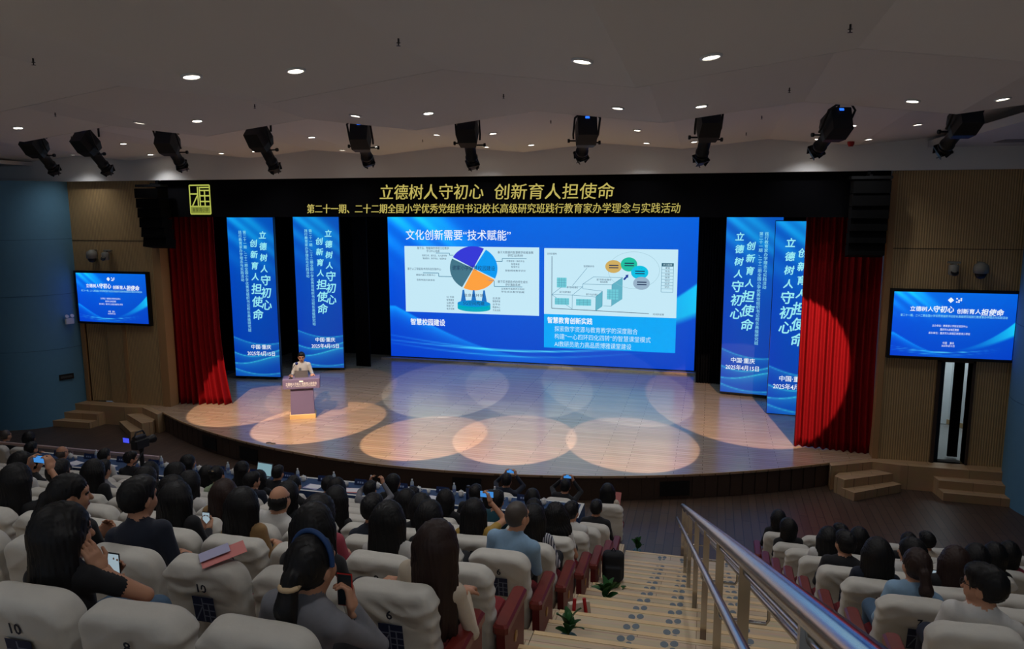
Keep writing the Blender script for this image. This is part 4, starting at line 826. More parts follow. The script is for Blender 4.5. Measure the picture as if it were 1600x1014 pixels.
def hair(style):
    if style in HAIR: return HAIR[style]
    face = [rbox((0, .125, -.045), (.062, .085, .088), .03, .02, 0, None, True), rbox((0, .10, -.16), (.12, .13, .07), .02, .01, 0, None, True)]
    neck = [rbox((0, -.02, -.17), (.14, .16, .09), .03, .02, 0, None, True)]
    ears = [ell((s * .085, .012, -.02), (.03, .032, .042), .01, 0, None, True) for s in (-1, 1)]
    dome = [ell((0, -.016, .030), (.089, .110, .110), .03)]
    if style == 'short': P = dome + [ell((0, .04, .085), (.07, .06, .045), .03)] + face + neck + ears + [rbox((0, -.10, -.115), (.12, .08, .05), .02, .02, 0, None, True)]
    elif style == 'buzz': P = [ell((0, -.012, .026), (.082, .102, .105), .03)] + face + neck + ears
    elif style == 'bald': P = [ell((0, -.014, .0), (.085, .106, .082), .03), ell((0, -.02, .135), (.06, .085, .075), .02, 0, None, True)] + face + neck + ears
    elif style == 'bob': P = [ell((0, -.02, .030), (.104, .122, .118), .03), cap((-.07, -.02, 0), (-.078, .0, -.125), .036, .028, .05), cap((.07, -.02, 0), (.078, .0, -.125), .036, .028, .05), cap((0, -.07, 0), (0, -.075, -.13), .058, .05, .06), cap((-.045, -.06, 0), (-.05, -.06, -.135), .05, .04, .05), cap((.045, -.06, 0), (.05, -.06, -.135), .05, .04, .05), rbox((0, .13, -.06), (.060, .09, .11), .03, .02, 0, None, True)]
    elif style in ('long', 'verylong'):
        L = -.30 if style == 'long' else -.46
        P = [ell((0, -.02, .030), (.104, .122, .118), .03)]
        for x, y0, y1, r0, r1 in ((-.085, -.01, -.02, .040, .030), (.085, -.01, -.02, .040, .030), (-.055, -.06, -.085, .055, .036), (.055, -.06, -.085, .055, .036), (0, -.075, -.105, .058, .038)): P.append(cap((x, y0, 0), (x * 1.35, y1 - .02, L + abs(x) * .4), r0, r1, .045))
        P += [rbox((0, .13, -.07), (.058, .09, .12), .03, .02, 0, None, True)]
    elif style == 'wavy':
        P = [ell((0, -.02, .03), (.104, .122, .118), .03)]
        for x in (-.09, -.05, 0, .05, .09): P += [cap((x, -.06 + abs(x) * .5, 0), (x * 1.4, -.085 + abs(x) * .4, -.13), .055, .05, .04), cap((x * 1.4, -.085 + abs(x) * .4, -.13), (x * 1.2, -.09 + abs(x) * .4, -.24), .045, .03, .04)]
        P += [rbox((0, .13, -.07), (.058, .09, .12), .03, .02, 0, None, True)]
    elif style == 'pony': P = dome + face + neck + ears + [ell((0, -.125, .01), (.03, .03, .03), .02), cap((0, -.125, .0), (0, -.16, -.10), .034, .04, .02), cap((0, -.16, -.10), (.01, -.14, -.27), .04, .016, .02)]
    elif style == 'bun': P = dome + face + neck + ears + [ell((0, -.115, .075), (.05, .045, .045), .015)]
    def disp(X, Y, Z):
        a = np.arctan2(X, -(Y + .01)); amp = .0038 if style not in ('buzz', 'wavy') else (.0008 if style == 'buzz' else .006)
        return amp * np.sin(a * 34 + 3 * np.sin(9 * Z) + (10 * Z if style != 'wavy' else 60 * Z)) * np.ones_like(Z)
    HAIR[style] = sdf_mesh('hair', [(P, .0095)], [mat('hair_black', (14, 12, 13), .55, spec=.35)], disp); return HAIR[style]
HC = {'black': mat('hair_black', (14, 12, 13), .55, spec=.35), 'brown': mat('hair_brown', (44, 27, 21), .55, spec=.35), 'grey': mat('hair_grey', (74, 66, 60), .5)}
TOPS = dict(black=('black top', (18, 18, 22)), navy=('navy jacket', (20, 28, 46)), white=('white shirt', (214, 212, 208)), blue=('light blue shirt', (142, 176, 206)), tan=('tan coat', (150, 118, 76)), green=('pale green top', (176, 194, 158)), pink=('rose pink top', (168, 66, 82)), yellow=('mustard yellow top', (186, 150, 72)), stripe=('striped shirt', (120, 118, 136)), grey=('grey sweater', (120, 120, 126)), teal=('dark teal top', (20, 70, 84)), dark=('dark suit', (26, 26, 30)), cream=('cream blouse', (206, 190, 168)), vest=('black vest, white collar', (22, 22, 26)))
PANTS = [mat('trousers_black', (24, 24, 28), .85), mat('trousers_navy', (28, 34, 52), .85), mat('jeans_blue', (70, 96, 122), .85, noise=.2, scale=40)]; shoe_m = mat('shoes_black', (20, 18, 18), .5)
def top_mat(k):
    nm = 'cloth_' + k
    if nm in MATS: return MATS[nm]
    if k == 'stripe': return slats(nm, (196, 196, 204), (40, 44, 70), .022)
    return mat(nm, TOPS[k][1], .85, noise=.1, scale=40, sheen=.1)
phone_m = mat('phone_black', (16, 16, 18), .35); phone_red = mat('phone_case_red', (176, 30, 26), .5)
phone_dark = mat('phone_dark_glass', (34, 42, 46), .2); glow_b = em('phone_blue', (70, 150, 230), .8); glow_w = em('phone_white', (190, 214, 226), .55)
def phone(grips, root, label, lit, case, wide):
    """a phone standing in the hand(s) of a person; grips in the person's space"""
    M = root.matrix_basis; (p, d, n) = grips[0]; P = Vector(p)
    if len(grips) > 1: P = (P + Vector(grips[1][0])) / 2
    o = thing('phone', label, 'phone', M @ P, root.rotation_euler.z, 'phones held by the audience'); W, Hh = (.15, .074) if wide else (.074, .152)
    MB().bbox(-W / 2, W / 2, -.0045, .0045, -Hh / 2, Hh / 2, .004).build('phone_case', case, o); MB().box(-W / 2 + .004, W / 2 - .004, -.0058, -.0046, -Hh / 2 + .005, Hh / 2 - .005).build('phone_screen', lit, o); return o
def build_person(loc, fem, lean, yaw, pitch, pose, sleeve, style, hc, top, label, scale=1., rz=0., group='seated audience', pants=0, fine=False, stand=False, extras=(), side=0, ts=1.):
    me, H, Rh, grip = body(fem, lean, yaw, pitch, pose, sleeve, stand, fine, side, ts)
    root = thing('person', label, 'person', loc, rz, group); root.scale = (scale,) * 3
    o = link('body', me, root); ms = [skin_m, top_mat(top), PANTS[pants], shoe_m, lip_m, eye_m]
    for i, m in enumerate(ms): o.material_slots[i].link = 'OBJECT'; o.material_slots[i].material = m
    if style:
        h = link('hair', hair(style), root); h.matrix_basis = Matrix.Translation(Vector(H)) @ Matrix(Rh.tolist()).to_4x4() @ Matrix.Scale(HS, 4); h.material_slots[0].link = 'OBJECT'; h.material_slots[0].material = HC[hc]
    HM = Matrix.Translation(Vector(H)) @ Matrix(Rh.tolist()).to_4x4() @ Matrix.Scale(HS, 4)
    for x in extras:
        if x == 'glasses':
            b = MB()
            for s in (-1, 1): b.tube([(s * .034 + .022 * math.cos(t * math.pi / 6), .104, .012 + .018 * math.sin(t * math.pi / 6)) for t in range(13)], .0022, 5); b.tube([(s * .056, .102, .016), (s * .08, .0, .012)], .002, 5)
            b.tube([(-.012, .106, .014), (.012, .106, .014)], .002, 5); g = b.build('glasses', blk, root); g.matrix_basis = HM
        if x == 'band':
            g = MB().tube([(.096 * math.cos(R(a)), .0, .03 + .118 * math.sin(R(a))) for a in range(-5, 186, 10)], .011, 7).build('hairband', mat('hairband_blue', (28, 62, 110), .7), root); g.matrix_basis = HM
        if x == 'scrunchie': g = MB().tube([(.034 * math.cos(R(a)), -.136 + .034 * math.sin(R(a)), -.022) for a in range(0, 361, 30)], .011, 7).build('scrunchie', mat('scrunchie_cream', (206, 178, 140), .8), root); g.matrix_basis = HM
        if x == 'collar':
            g = MB().tube([(.072 * math.cos(R(a)), .02 + .066 * math.sin(R(a)), -.165) for a in range(-60, 241, 20)], .022, 7).build('collar', top_mat('white'), root); g.matrix_basis = Matrix.Translation(Vector(H))
        if x == 'clip': g = MB().bbox(-.035, .035, -.02, .02, -.02, .02, .008).build('hair_clip', mat('clip_beige', (190, 160, 110), .4), root); g.matrix_basis = HM @ Matrix.Translation((0, -.125, .09))
        if x == 'earring': g = MB().lathe([(0, -.008), (.008, 0), (0, .008)], 8).build('earring', mat('pearl', (230, 224, 214), .2), root); g.matrix_basis = HM @ Matrix.Translation((.084, -.005, -.05))
    bpy.context.view_layer.update()
    return root, grip
HD = {'short': 'short black hair', 'buzz': 'cropped hair', 'bald': 'balding head', 'bob': 'black bob', 'long': 'long hair', 'verylong': 'very long hair', 'wavy': 'wavy black hair', 'pony': 'a ponytail', 'bun': 'a hair bun'}
MODEL = {}
for l_ in (4, 14, 24, 34, 44):
    for t_ in (.8, .87, .94, 1., 1.07):
        MODEL[l_, t_] = (np.array([0, .27, .54]) + rotm(-R(l_)) @ np.array([0, .005, .50 * t_]) + rotm(-R(l_ * .45)) @ np.array([0, .018, .15]))
def audience(k, X, h, fem, style, top, pose='lap', yaw=0, hc='black', sleeve='long', pants=0, extras=(), ph=None, fine=False, right=False, note=None, y0=None, rowname=None, roll=None, seatx=None):
    global LAST
    if right and k == 0: y0 = rowbr(0) + .1
    back = rowb(k) + .1 if y0 is None else y0; fl_ = rowz(k)
    base = rowb(k) + .36 if y0 is None else y0 + .26; sx_ = X / base; sz_ = (EYE - (h + fl_)) / base; best = None
    for (l_, t_), Hm in MODEL.items():
        Yh = back + .05 + Hm[1]; need = EYE - sz_ * Yh - fl_; c = abs(need - Hm[2]) + .0010 * l_ + .12 * abs(1 - t_)
        if best is None or c < best[0]: best = (c, l_, t_, Yh)
    _, l_, ts_, Yh = best; xx = sx_ * Yh
    if not right: i = max(0, round((-1.61 - (.1 if k >= 9 else 0) - xx) / .58)); cx = seat_x(k, i); where = f'{ORD[k]} row behind tables, {ORD[min(i + 1, 24)]} seat from stairs'
    else: i = max(0, round((xx - seat_xr(k, 0)) / .58)); cx = seat_xr(k, i); where = f'{ORD[k + 1]} row beyond handrail, {ORD[i + 1]} seat in'
    if seatx is not None: cx = seatx
    side = roll if roll is not None else max(-14, min(14, 7 * round(math.degrees(math.asin(max(-.3, min(.3, (xx - cx) / .62)))) / 7))); xx = cx + max(-.02, min(.02, xx - cx - .62 * math.sin(R(side))))
    if rowname: where = rowname
    hd2 = HD[style] if hc == 'black' or style in ('buzz', 'bald') else HD[style].replace('hair', hc + ' hair') if 'black' not in HD[style] else HD[style].replace('black', hc)
    lab = f'person with {hd2}, {TOPS[top][0]}, {where}'
    root, grip = build_person((xx, back + .05, fl_), fem, l_, yaw, 0, pose, sleeve, style, hc, top, lab, 1., R(random.uniform(-3, 3)), 'seated audience', pants, fine, False, extras, side, ts_)
    LAST = (root, grip)
    if ph:
        kind, lit, case, wide = ph; g = [grip[s] for s in ((-1, 1) if kind == 'both' else (1,) if kind == 'R' else (-1,))]
        phone(g, root, ('phone raised' if pose != 'phone' else 'phone held low') + f' by person in {TOPS[top][0]}, {where.split(", ")[0]}', lit, case, wide)
    return root
RB = ('both', glow_b, phone_m, True); LB = ('both', glow_w, phone_m, False)
# row, X, head height above the tier, woman?, hair, top ...
for a in [
    dict(k=0, seatx=-15.2, X=-15.15, h=1.04, fem=False, style='buzz', top='dark', hc='grey', rowname='plank floor seat beyond the barrier rail'), dict(k=0, seatx=-14.55, X=-14.5, h=1.07, fem=True, style='bob', top='black', rowname='plank floor seat beyond barrier rail'),
    dict(k=0, seatx=-2.5, X=-2.36, h=.80, fem=False, style='short', top='dark', pose='raise', ph=RB, rowname='plank floor seat before the table end'), dict(k=0, seatx=-3.6, X=-3.5, h=.80, fem=False, style='short', top='navy', pose='raise', ph=RB, rowname='plank floor seat before the tables'),
    dict(k=1, X=-12.5, h=1.22, fem=False, style='short', top='dark'), dict(k=1, X=-11.7, h=1.22, fem=False, style='bald', top='navy', hc='grey'), dict(k=1, X=-10.85, h=1.22, fem=False, style='short', top='white'), dict(k=1, X=-10.25, h=1.22, fem=False, style='short', top='dark', yaw=-40),
    dict(k=1, X=-9.0, h=1.27, fem=True, style='long', top='black', yaw=-30), dict(k=1, X=-7.87, h=1.23, fem=True, style='long', top='black', yaw=-30), dict(k=1, X=-7.09, h=1.25, fem=False, style='short', top='dark'), dict(k=1, X=-5.05, h=1.26, fem=False, style='bob', top='black', yaw=-35, pose='arm'), dict(k=1, X=-3.31, h=1.07, fem=True, style='bob', top='dark'), dict(k=1, X=-2.5, h=1.23, fem=True, style='bob', top='black'), dict(k=1, X=-1.6, h=1.02, fem=False, style='short', top='dark'),
    dict(k=0, seatx=-1.59, X=-1.66, h=.86, fem=True, style='long', top='cream', y0=12.74, pose='phone', rowname='plank floor seat at the stair foot'),
    dict(k=2, X=-7.7, h=1.1, fem=True, style='bob', top='dark'), dict(k=2, X=-6.84, h=1.1, fem=True, style='bob', top='black'), dict(k=2, X=-5.62, h=1.09, fem=False, style='short', top='dark'), dict(k=2, X=-4.75, h=1.12, fem=False, style='short', top='grey', pose='raise', ph=('both', phone_m, phone_m, True)), dict(k=2, X=-3.18, h=1.23, fem=False, style='short', top='dark'),
    dict(k=3, X=-7.98, h=1.13, fem=True, style='long', top='black'), dict(k=3, X=-6.81, h=1.17, fem=True, style='bun', top='green', extras=('clip',)), dict(k=3, X=-6.29, h=1.12, fem=False, style='short', top='navy', yaw=-25), dict(k=3, X=-5.56, h=1.12, fem=True, style='bun', top='black'), dict(k=3, X=-4.8, h=1.16, fem=True, style='long', top='black'), dict(k=3, X=-3.73, h=1.15, fem=False, style='short', top='dark'), dict(k=3, X=-3.28, h=1.07, fem=True, style='bob', top='black'), dict(k=3, X=-2.51, h=1.21, fem=False, style='short', top='teal'), dict(k=3, X=-2.05, h=1.08, fem=True, style='long', top='black'), dict(k=3, X=-1.62, h=1.06, fem=False, style='short', top='white', yaw=-20, pose='phone', ph=LB),
    dict(k=4, X=-8.79, h=1.11, fem=False, style='short', top='dark'), dict(k=4, X=-7.7, h=1.14, fem=False, style='short', top='grey'), dict(k=4, X=-6.58, h=1.21, fem=True, style='long', top='black', yaw=-30), dict(k=4, X=-3.49, h=1.01, fem=True, style='long', top='black'), dict(k=4, X=-1.6, h=1.05, fem=True, style='wavy', top='white', sleeve='short'),
    dict(k=5, X=-7.87, h=1.18, fem=True, style='bob', top='white', yaw=-50), dict(k=5, X=-7.0, h=1.18, fem=True, style='long', top='black'), dict(k=5, X=-6.13, h=1.05, fem=True, style='bob', top='dark'), dict(k=5, X=-5.52, h=1.05, fem=True, style='bob', top='white'), dict(k=5, X=-4.17, h=1.1, fem=True, style='bob', top='black'), dict(k=5, X=-3.6, h=1.07, fem=True, style='long', top='black'), dict(k=5, X=-2.8, h=1.02, fem=True, style='bob', top='dark'), dict(k=5, X=-2.24, h=1.05, fem=True, style='long', top='yellow', pose=('lap', 'raise'), sleeve='short', ph=('R', glow_b, phone_m, True)), dict(k=5, X=-1.64, h=1.07, fem=True, style='long', top='stripe', yaw=-15),
    dict(k=6, X=-6.24, h=1.18, fem=False, style='short', top='black'), dict(k=6, X=-4.84, h=1.11, fem=True, style='pony', top='blue', yaw=-40), dict(k=6, X=-4.2, h=1.06, fem=True, style='long', top='tan', hc='brown'), dict(k=6, X=-3.61, h=1.02, fem=False, style='bald', top='white'), dict(k=6, X=-2.9, h=1.07, fem=False, style='short', top='navy'), dict(k=6, X=-2.33, h=1.07, fem=True, style='bob', top='black'), dict(k=6, X=-1.5, h=1.2, fem=False, style='buzz', top='blue', hc='grey', yaw=-25, pose='phone', extras=('glasses',), ph=LB, fine=True, roll=10),
    dict(k=7, X=-5.5, h=1.02, fem=True, style='long', top='black', pose='raise', sleeve='short', ph=RB, fine=True), dict(k=7, X=-4.12, h=1.03, fem=True, style='long', top='dark', pose='phone', ph=LB), dict(k=7, X=-3.5, h=1.0, fem=True, style='long', top='tan'), dict(k=7, X=-2.75, h=1.09, fem=True, style='long', top='pink', yaw=-15, extras=('glasses',)), dict(k=7, X=-2.22, h=.99, fem=True, style='long', top='white'), 
    dict(k=8, X=-3.89, h=1.17, fem=True, style='pony', top='vest', yaw=-45, extras=('collar', 'earring'), fine=True, pose='phone'), dict(k=8, X=-3.38, h=1.21, fem=False, style='short', top='navy', yaw=-10, fine=True), dict(k=8, X=-1.42, h=1.14, fem=True, style='verylong', top='cream', hc='brown', yaw=-15, pose='arm', fine=True, roll=21, seatx=seat_x(8, 0) + .04), dict(k=8, X=-2.15, h=.98, fem=True, style='long', top='dark', fine=True),
    dict(k=9, X=-2.84, h=.98, fem=True, style='long', top='black', yaw=-25, pose=('phone', 'cheek'), sleeve='short', pants=2, fine=True, ph=('L', glow_w, phone_m, False)), dict(k=9, X=-1.5, h=.99, fem=True, style='pony', top='grey', yaw=-10, pose=('lap', 'ear'), extras=('band', 'scrunchie'), fine=True, ph=('R', phone_dark, phone_red, False)),
]:
    audience(**a)
    if a.get('y0') == 12.74: STAIRFOOT = LAST
for a in [
    dict(k=0, X=1.23, h=.95, fem=True, style='bob', top='black'), dict(k=1, X=1.23, h=1.05, fem=True, style='bob', top='dark', yaw=30, pose='phone', ph=LB), dict(k=1, X=2.09, h=1.07, fem=False, style='short', top='white', yaw=30), dict(k=1, X=3.18, h=1.08, fem=False, style='short', top='cream', yaw=25), dict(k=2, X=2.14, h=1.0, fem=True, style='bob', top='black'), dict(k=2, X=2.73, h=1.1, fem=True, style='pony', top='black'), dict(k=2, X=3.88, h=1.15, fem=True, style='bob', top='pink'),
    dict(k=3, X=1.5, h=1.05, fem=True, style='long', top='white', yaw=10, pose='phone', ph=LB), dict(k=3, X=3.3, h=1.06, fem=True, style='bob', top='black'), dict(k=4, X=1.5, h=1.03, fem=False, style='short', top='dark', yaw=20), dict(k=4, X=2.16, h=1.01, fem=True, style='bob', top='white', yaw=50), dict(k=4, X=2.78, h=1.02, fem=True, style='bob', top='black'), dict(k=5, X=1.55, h=1.11, fem=True, style='long', top='navy', yaw=10, fine=True), dict(k=5, X=2.2, h=1.08, fem=True, style='verylong', top='black', hc='brown', pose='phone', ph=LB, fine=True),
    dict(k=6, X=1.62, h=1.01, fem=True, style='pony', top='blue', hc='brown', yaw=10, pants=2, fine=True), dict(k=7, X=1.74, h=1.0, fem=False, style='short', top='white', yaw=55, extras=('glasses',), pants=1, fine=True),
]: audience(right=True, **a)
# presenter behind the podium, facing the hall
build_person(at_podium(0, .64, 0), False, 2, 0, 4, 'desk', 'long', 'short', 'black', 'white', 'person in white shirt speaking behind the podium on the stage', 1.0, math.pi + R(27), 'presenter', 0, True, True, ('glasses',))

# ------------------------------------------------------------------ tables for the front row with their things
TZ = rowz(1) + .75; TY0, TY1, TX0, TX1 = 11.77, 12.42, -13.4, -1.95
cloth = mat('table_cloth_blue', (30, 62, 104), .7, noise=.2, scale=9); trimw = mat('cloth_trim', (206, 206, 200), .7)
NT = 7; tw = (TX1 - TX0) / NT
for i in range(NT):
    x0 = TX0 + tw * i; last = i == NT - 1
    t = thing('conference_table', f'long table under a blue cloth with white trim, {ORD[NT - i]} from the stairs', 'table', (x0, TY0, rowz(1)), 0, 'front row conference tables')
    MB().box(.01, tw - .01, .02, TY1 - TY0 - .02, .70, .742).build('table_top', dark_ply, t)
    for sx in (.02, tw - .06): 
        for sy in (.30, .56): MB().box(sx, sx + .04, sy, sy + .04, 0, .70).build('leg', blk, t)
    b = MB().box(0, tw, 0, TY1 - TY0, .743, .75); n = 24
    for yy, sg in ((0, -1), (TY1 - TY0, 1)):
        vs = [(tw * j / n, yy + sg * (.004 + .012 * q * abs(math.sin(j * 1.3))), .75 - q * (.10 if sg < 0 else .68)) for q in (0, 1) for j in range(n + 1)]
        b.add(vs, [(j, j + 1, n + 2 + j, n + 1 + j) for j in range(n)], True)
    if last: 
        vs = [(tw + .004 + .02 * q * abs(math.sin(j * 1.4)), (TY1 - TY0) * j / 12, .75 - q * .7) for q in (0, 1) for j in range(13)]; b.add(vs, [(j, j + 1, 14 + j, 13 + j) for j in range(12)], True)
    b.build('table_cloth', cloth, t)
    for yy in (.0, TY1 - TY0 - .05): MB().box(0, tw, yy, yy + .05, .7501, .7525).build('cloth_trim', trimw, t)
    if last: MB().box(tw - .05, tw, .05, TY1 - TY0 - .05, .7501, .7525).build('cloth_trim', trimw, t)
def seat_at(x): return f'{ORD[max(1, min(24, 1 + round((-1.61 - x) / .58)))]} place from the stairs'
pl_m = mat('nameplate_blue', (24, 46, 92), .35); paper = mat('paper_white', (226, 226, 232), .8); pinkp = mat('paper_pink', (214, 132, 128), .8); lil = mat('paper_lilac', (178, 176, 208), .8); glassw = mat('bottle_plastic', (190, 204, 214), .15); labw = mat('bottle_label', (120, 140, 190), .5); china = mat('china_white', (226, 224, 218), .25)
np_me = MB().add([(-.12, -.04, 0), (.12, -.04, 0), (.12, .04, 0), (-.12, .04, 0), (-.12, 0, .1), (.12, 0, .1)], [(0, 1, 5, 4), (2, 3, 4, 5), (1, 2, 5), (3, 0, 4), (3, 2, 1, 0)]).mesh('plate', pl_m)
nl_me = MB().add([(-.06, -.031, .03), (-.03, -.031, .03), (-.03, -.019, .06), (-.06, -.019, .06), (-.015, -.031, .03), (.015, -.031, .03), (.015, -.019, .06), (-.015, -.019, .06), (.03, -.031, .03), (.06, -.031, .03), (.06, -.019, .06), (.03, -.019, .06)], [(0, 1, 2, 3), (4, 5, 6, 7), (8, 9, 10, 11)]).mesh('plate_marks', mat('plate_marks', (150, 170, 206), .5))
bt_me = MB().lathe([(.0, 0), (.03, 0), (.032, .01), (.032, .15), (.026, .175), (.012, .195), (.012, .205)], 14).mesh('bottle_body', glassw)
bc_me = MB().lathe([(.015, .203), (.015, .225), (0, .226)], 12).mesh('cap', china); bl_me = MB().lathe([(.0328, .06), (.0328, .12)], 14).mesh('label_band', labw)
cu_me = MB().lathe([(0, 0), (.03, 0), (.042, .02), (.045, .085), (.04, .085), (.036, .02), (0, .012)], 16).mesh('cup_body', china); li_me = MB().lathe([(.047, .086), (.044, .098), (.02, .108), (.008, .112), (.012, .124), (0, .13)], 16).mesh('lid', china)
hn_me = MB().tube([(.042, 0, .07), (.07, 0, .068), (.074, 0, .04), (.042, 0, .03)], .005, 6).mesh('handle', china)
pp_me = MB().lathe([(0, 0), (.026, 0), (.034, .08), (.032, .08), (.025, .004)], 14).mesh('paper_cup', china)
places = [-12.9, -12.15, -11.35, -10.6, -9.85, -9.1, -8.35, -7.6, -6.85, -6.1, -5.3, -4.5, -3.75, -3.0]
for j, x in enumerate(places):
    w_ = seat_at(x)
    o = thing('name_plate', f'blue tent name plate on the table, {w_}', 'name plate', (x, 12.31, TZ + .0026), 0, 'name plates on the tables'); link('plate', np_me, o); link('plate_marks', nl_me, o)
    if j != 6: o = thing('water_bottle', f'small water bottle on the table, {w_}', 'bottle', (x + .24, 12.24, TZ + .001), 0, 'water bottles on the tables'); link('bottle_body', bt_me, o); link('cap', bc_me, o); link('label_band', bl_me, o)
    if j != 6: o = thing('tea_cup', f'white lidded tea cup on the table, {w_}', 'cup', (x + .38, 12.2, TZ + .001), random.uniform(-.6, .6), 'tea cups on the tables'); link('cup_body', cu_me, o); link('lid', li_me, o); link('handle', hn_me, o)
    if j % 2: tag(link('paper_cup', pp_me, None, (x - .22, 12.18, TZ + .001)), f'plain paper cup on the table, {w_}', 'cup', 'paper cups on the tables')
    a = random.uniform(-.35, .15)
    tag(MB().box(-.15, .15, -.11, .11, 0, .004).build('folder', pinkp if j % 3 == 0 else lil, None, (x - .05, 11.98, TZ + .003), (0, 0, a)), f'{"pink" if j % 3 == 0 else "lilac"} folder lying on the table, {w_}', 'folder', 'folders on the tables')
    tag(MB().box(-.13, .13, -.09, .09, 0, .002).build('paper_sheet', paper, None, (x - .03, 11.99, TZ + .0085), (0, 0, a + .1)), f'white sheet on the folder, {w_}', 'paper', 'sheets on the tables')
lp = thing('laptop', 'open laptop with pale glowing screen on the blue table', 'laptop', (-8.08, 12.08, TZ + .012), R(-8), None); MB().box(-.17, .17, -.12, .12, 0, .016).build('keyboard_base', mat('laptop_silver', (150, 152, 156), .35, .6), lp)
b = MB().box(-.18, .18, -.004, .004, 0, .25); b.build('display', mat('laptop_silver', (150, 152, 156), .35, .6), lp, (0, .13, .012), (R(-14), 0, 0)); rect(-.165, .165, .015, .235, -.006).build('display_picture', em('laptop_page', (150, 192, 204), .6), lp, (0, .13, .012), (R(-14), 0, 0))
tb = thing('thermos', 'dark blue thermos bottle standing on the table', 'bottle', (-3.95, 12.1, TZ + .003)); MB().lathe([(0, 0), (.042, 0), (.042, .2), (.034, .215)], 16).build('flask', mat('thermos_blue', (20, 44, 84), .35), tb); MB().lathe([(.034, .213), (.034, .25), (0, .252)], 16).build('cap', blk, tb)

# barrier rail at the front of the first tier
br_ = thing('barrier_rail', 'pinkish metal barrier rail on posts at the front of the first tier', 'rail', (-14.5, 12.52, rowz(1))); rm = mat('rail_bronze', (190, 164, 158), .4, .3)
MB().bbox(-4.6, 3.85, -.03, .03, .80, .85, .01).build('top_rail', rm, br_)
for x in (-4.4, -2.4, -.4, 1.7, 3.7): MB().box(x - .02, x + .02, -.02, .02, 0, .8).build('post', rm, br_)

# handrail down the middle of the aisle
steel = mat('brushed_steel', (190, 184, 176), .22, 1.)
def rx_(y): return .06 - .051 * (y - 6.11)
def sz2(y): return .07 + .377 * (12.76 - y)
hr = thing('aisle_handrail', 'polished steel handrail with posts running down the aisle stairs', 'handrail', (0, 0, 0))
MB().tube([(rx_(y), y, sz2(y) + 1.0) for y in (13.75, 10, 6, 3, .9)], .041, 20).build('top_rail', steel, hr)
MB().tube([(rx_(y), y, sz2(y) + .93) for y in (13.6, 10, 6, 3, .9)], .012, 8).build('under_rail', steel, hr)
for sx in (-.11, .11):
    MB().tube([(rx_(y) + sx, y, sz2(y) + .79) for y in (12.9, 10, 6, 3, .9)], .02, 14).build('side_rail', steel, hr)
for y in (13.0, 11.3, 9.75, 7.9, 6.2, 4.75, 3.35, 1.9):
    zt = next((z for yy, z in reversed(NOS) if yy >= y), 0.)
    MB().box(rx_(y) - .025, rx_(y) + .025, y - .025, y + .025, zt, sz2(y) + .98).build('post', steel, hr)
    for sx in (-.11, .11): MB().tube([(rx_(y), y, sz2(y) + .70), (rx_(y) + sx * .9, y, sz2(y) + .70), (rx_(y) + sx, y, sz2(y) + .72), (rx_(y) + sx, y, sz2(y) + .79)], .008, 6).build('bracket', steel, hr)

# footprint stickers on the treads
def treadz(y): return next((z for yy, z in reversed(NOS) if yy >= y), 0.)
fp = mat('footprint_grey', (104, 116, 126), .5, noise=.3, scale=60)
b = MB(); o1 = [(math.cos(R(a)) * .05, math.sin(R(a)) * (.075 if a < 180 else .06) + .03) for a in range(0, 360, 24)]; b.prism(o1, 0, .0015); o2 = [(math.cos(R(a)) * .034, math.sin(R(a)) * .035 - .085) for a in range(0, 360, 30)]; b.prism(o2, 0, .0015)
sole_me = b.mesh('sole', fp)
for j, (y, z) in enumerate(NOS):
    if y < 2.5: break
    for x, side in ((-.62 + .004 * j, 'lane by the main block'), (-.25 + .003 * j, 'lane beside the handrail'), (.42, 'lane beyond the handrail')):
        o = thing('footprint_sticker', f'grey footprint sticker on stair tread, {side}', 'sticker', (x, y - .15, z + .001), 0, 'footprint stickers, ' + side); o.scale = (.68,) * 3
        link('sole', sole_me, o, (-.055, -.02, 0), (0, 0, .1)); link('sole', sole_me, o, (.055, .02, 0), (0, 0, -.1))

# plants along the tier ends
leaf_m = mat('leaf_green', (42, 92, 44), .5, noise=.3, scale=15); stem_m = mat('stem_green', (60, 84, 40), .7); pot_m = mat('pot_teal', (70, 110, 120), .5)
lf = MB(); n = 6
for i in range(n + 1):
    t = i / n; w2 = .045 * math.sin(math.pi * (t * .92 + .04)) ** .8; z = .10 * t - .09 * t * t
    lf.v += [(-w2, t * .17, z), (0, t * .17, z - .012), (w2, t * .17, z)]
for i in range(n): a0 = i * 3; lf.f += [(a0, a0 + 1, a0 + 4, a0 + 3), (a0 + 1, a0 + 2, a0 + 5, a0 + 4)]; lf.sm += [True, True]
leaf_me = lf.mesh('leaf', leaf_m)
def plant(x, y, z, sc, nl, label):
    o = thing('potted_plant', label, 'plant', (x, y, z), random.uniform(0, 6), 'potted plants by the stairs'); o.scale = (sc * 1.25,) * 3
    MB().lathe([(0, 0), (.045, 0), (.06, .07), (.055, .07), (.05, .06), (0, .06)], 14).build('pot', pot_m, o); MB().lathe([(.008, .05), (.006, .14), (0, .15)], 6).build('stem', stem_m, o)
    for i in range(nl): link('leaf', leaf_me, o, (0, 0, .09 + .05 * (i % 3) / 2), (R(random.uniform(18, 72)), R(random.uniform(-25, 25)), 2.4 * i)).scale = (random.uniform(.55, 1.05),) * 3
plant(-1.02, 5.72, treadz(5.72) , 1., 11, 'leafy green plant by the stairs at the sixth row'); plant(-.98, 7.85, treadz(7.85), 1., 12, 'leafy green plant by the stairs at the fourth row'); plant(-.98, 8.72, treadz(8.9), .9, 10, 'leafy green plant by the stairs at the third row'); plant(-1.08, 13.0, 0.0, 1., 10, 'leafy green plant on the floor at the stair foot')
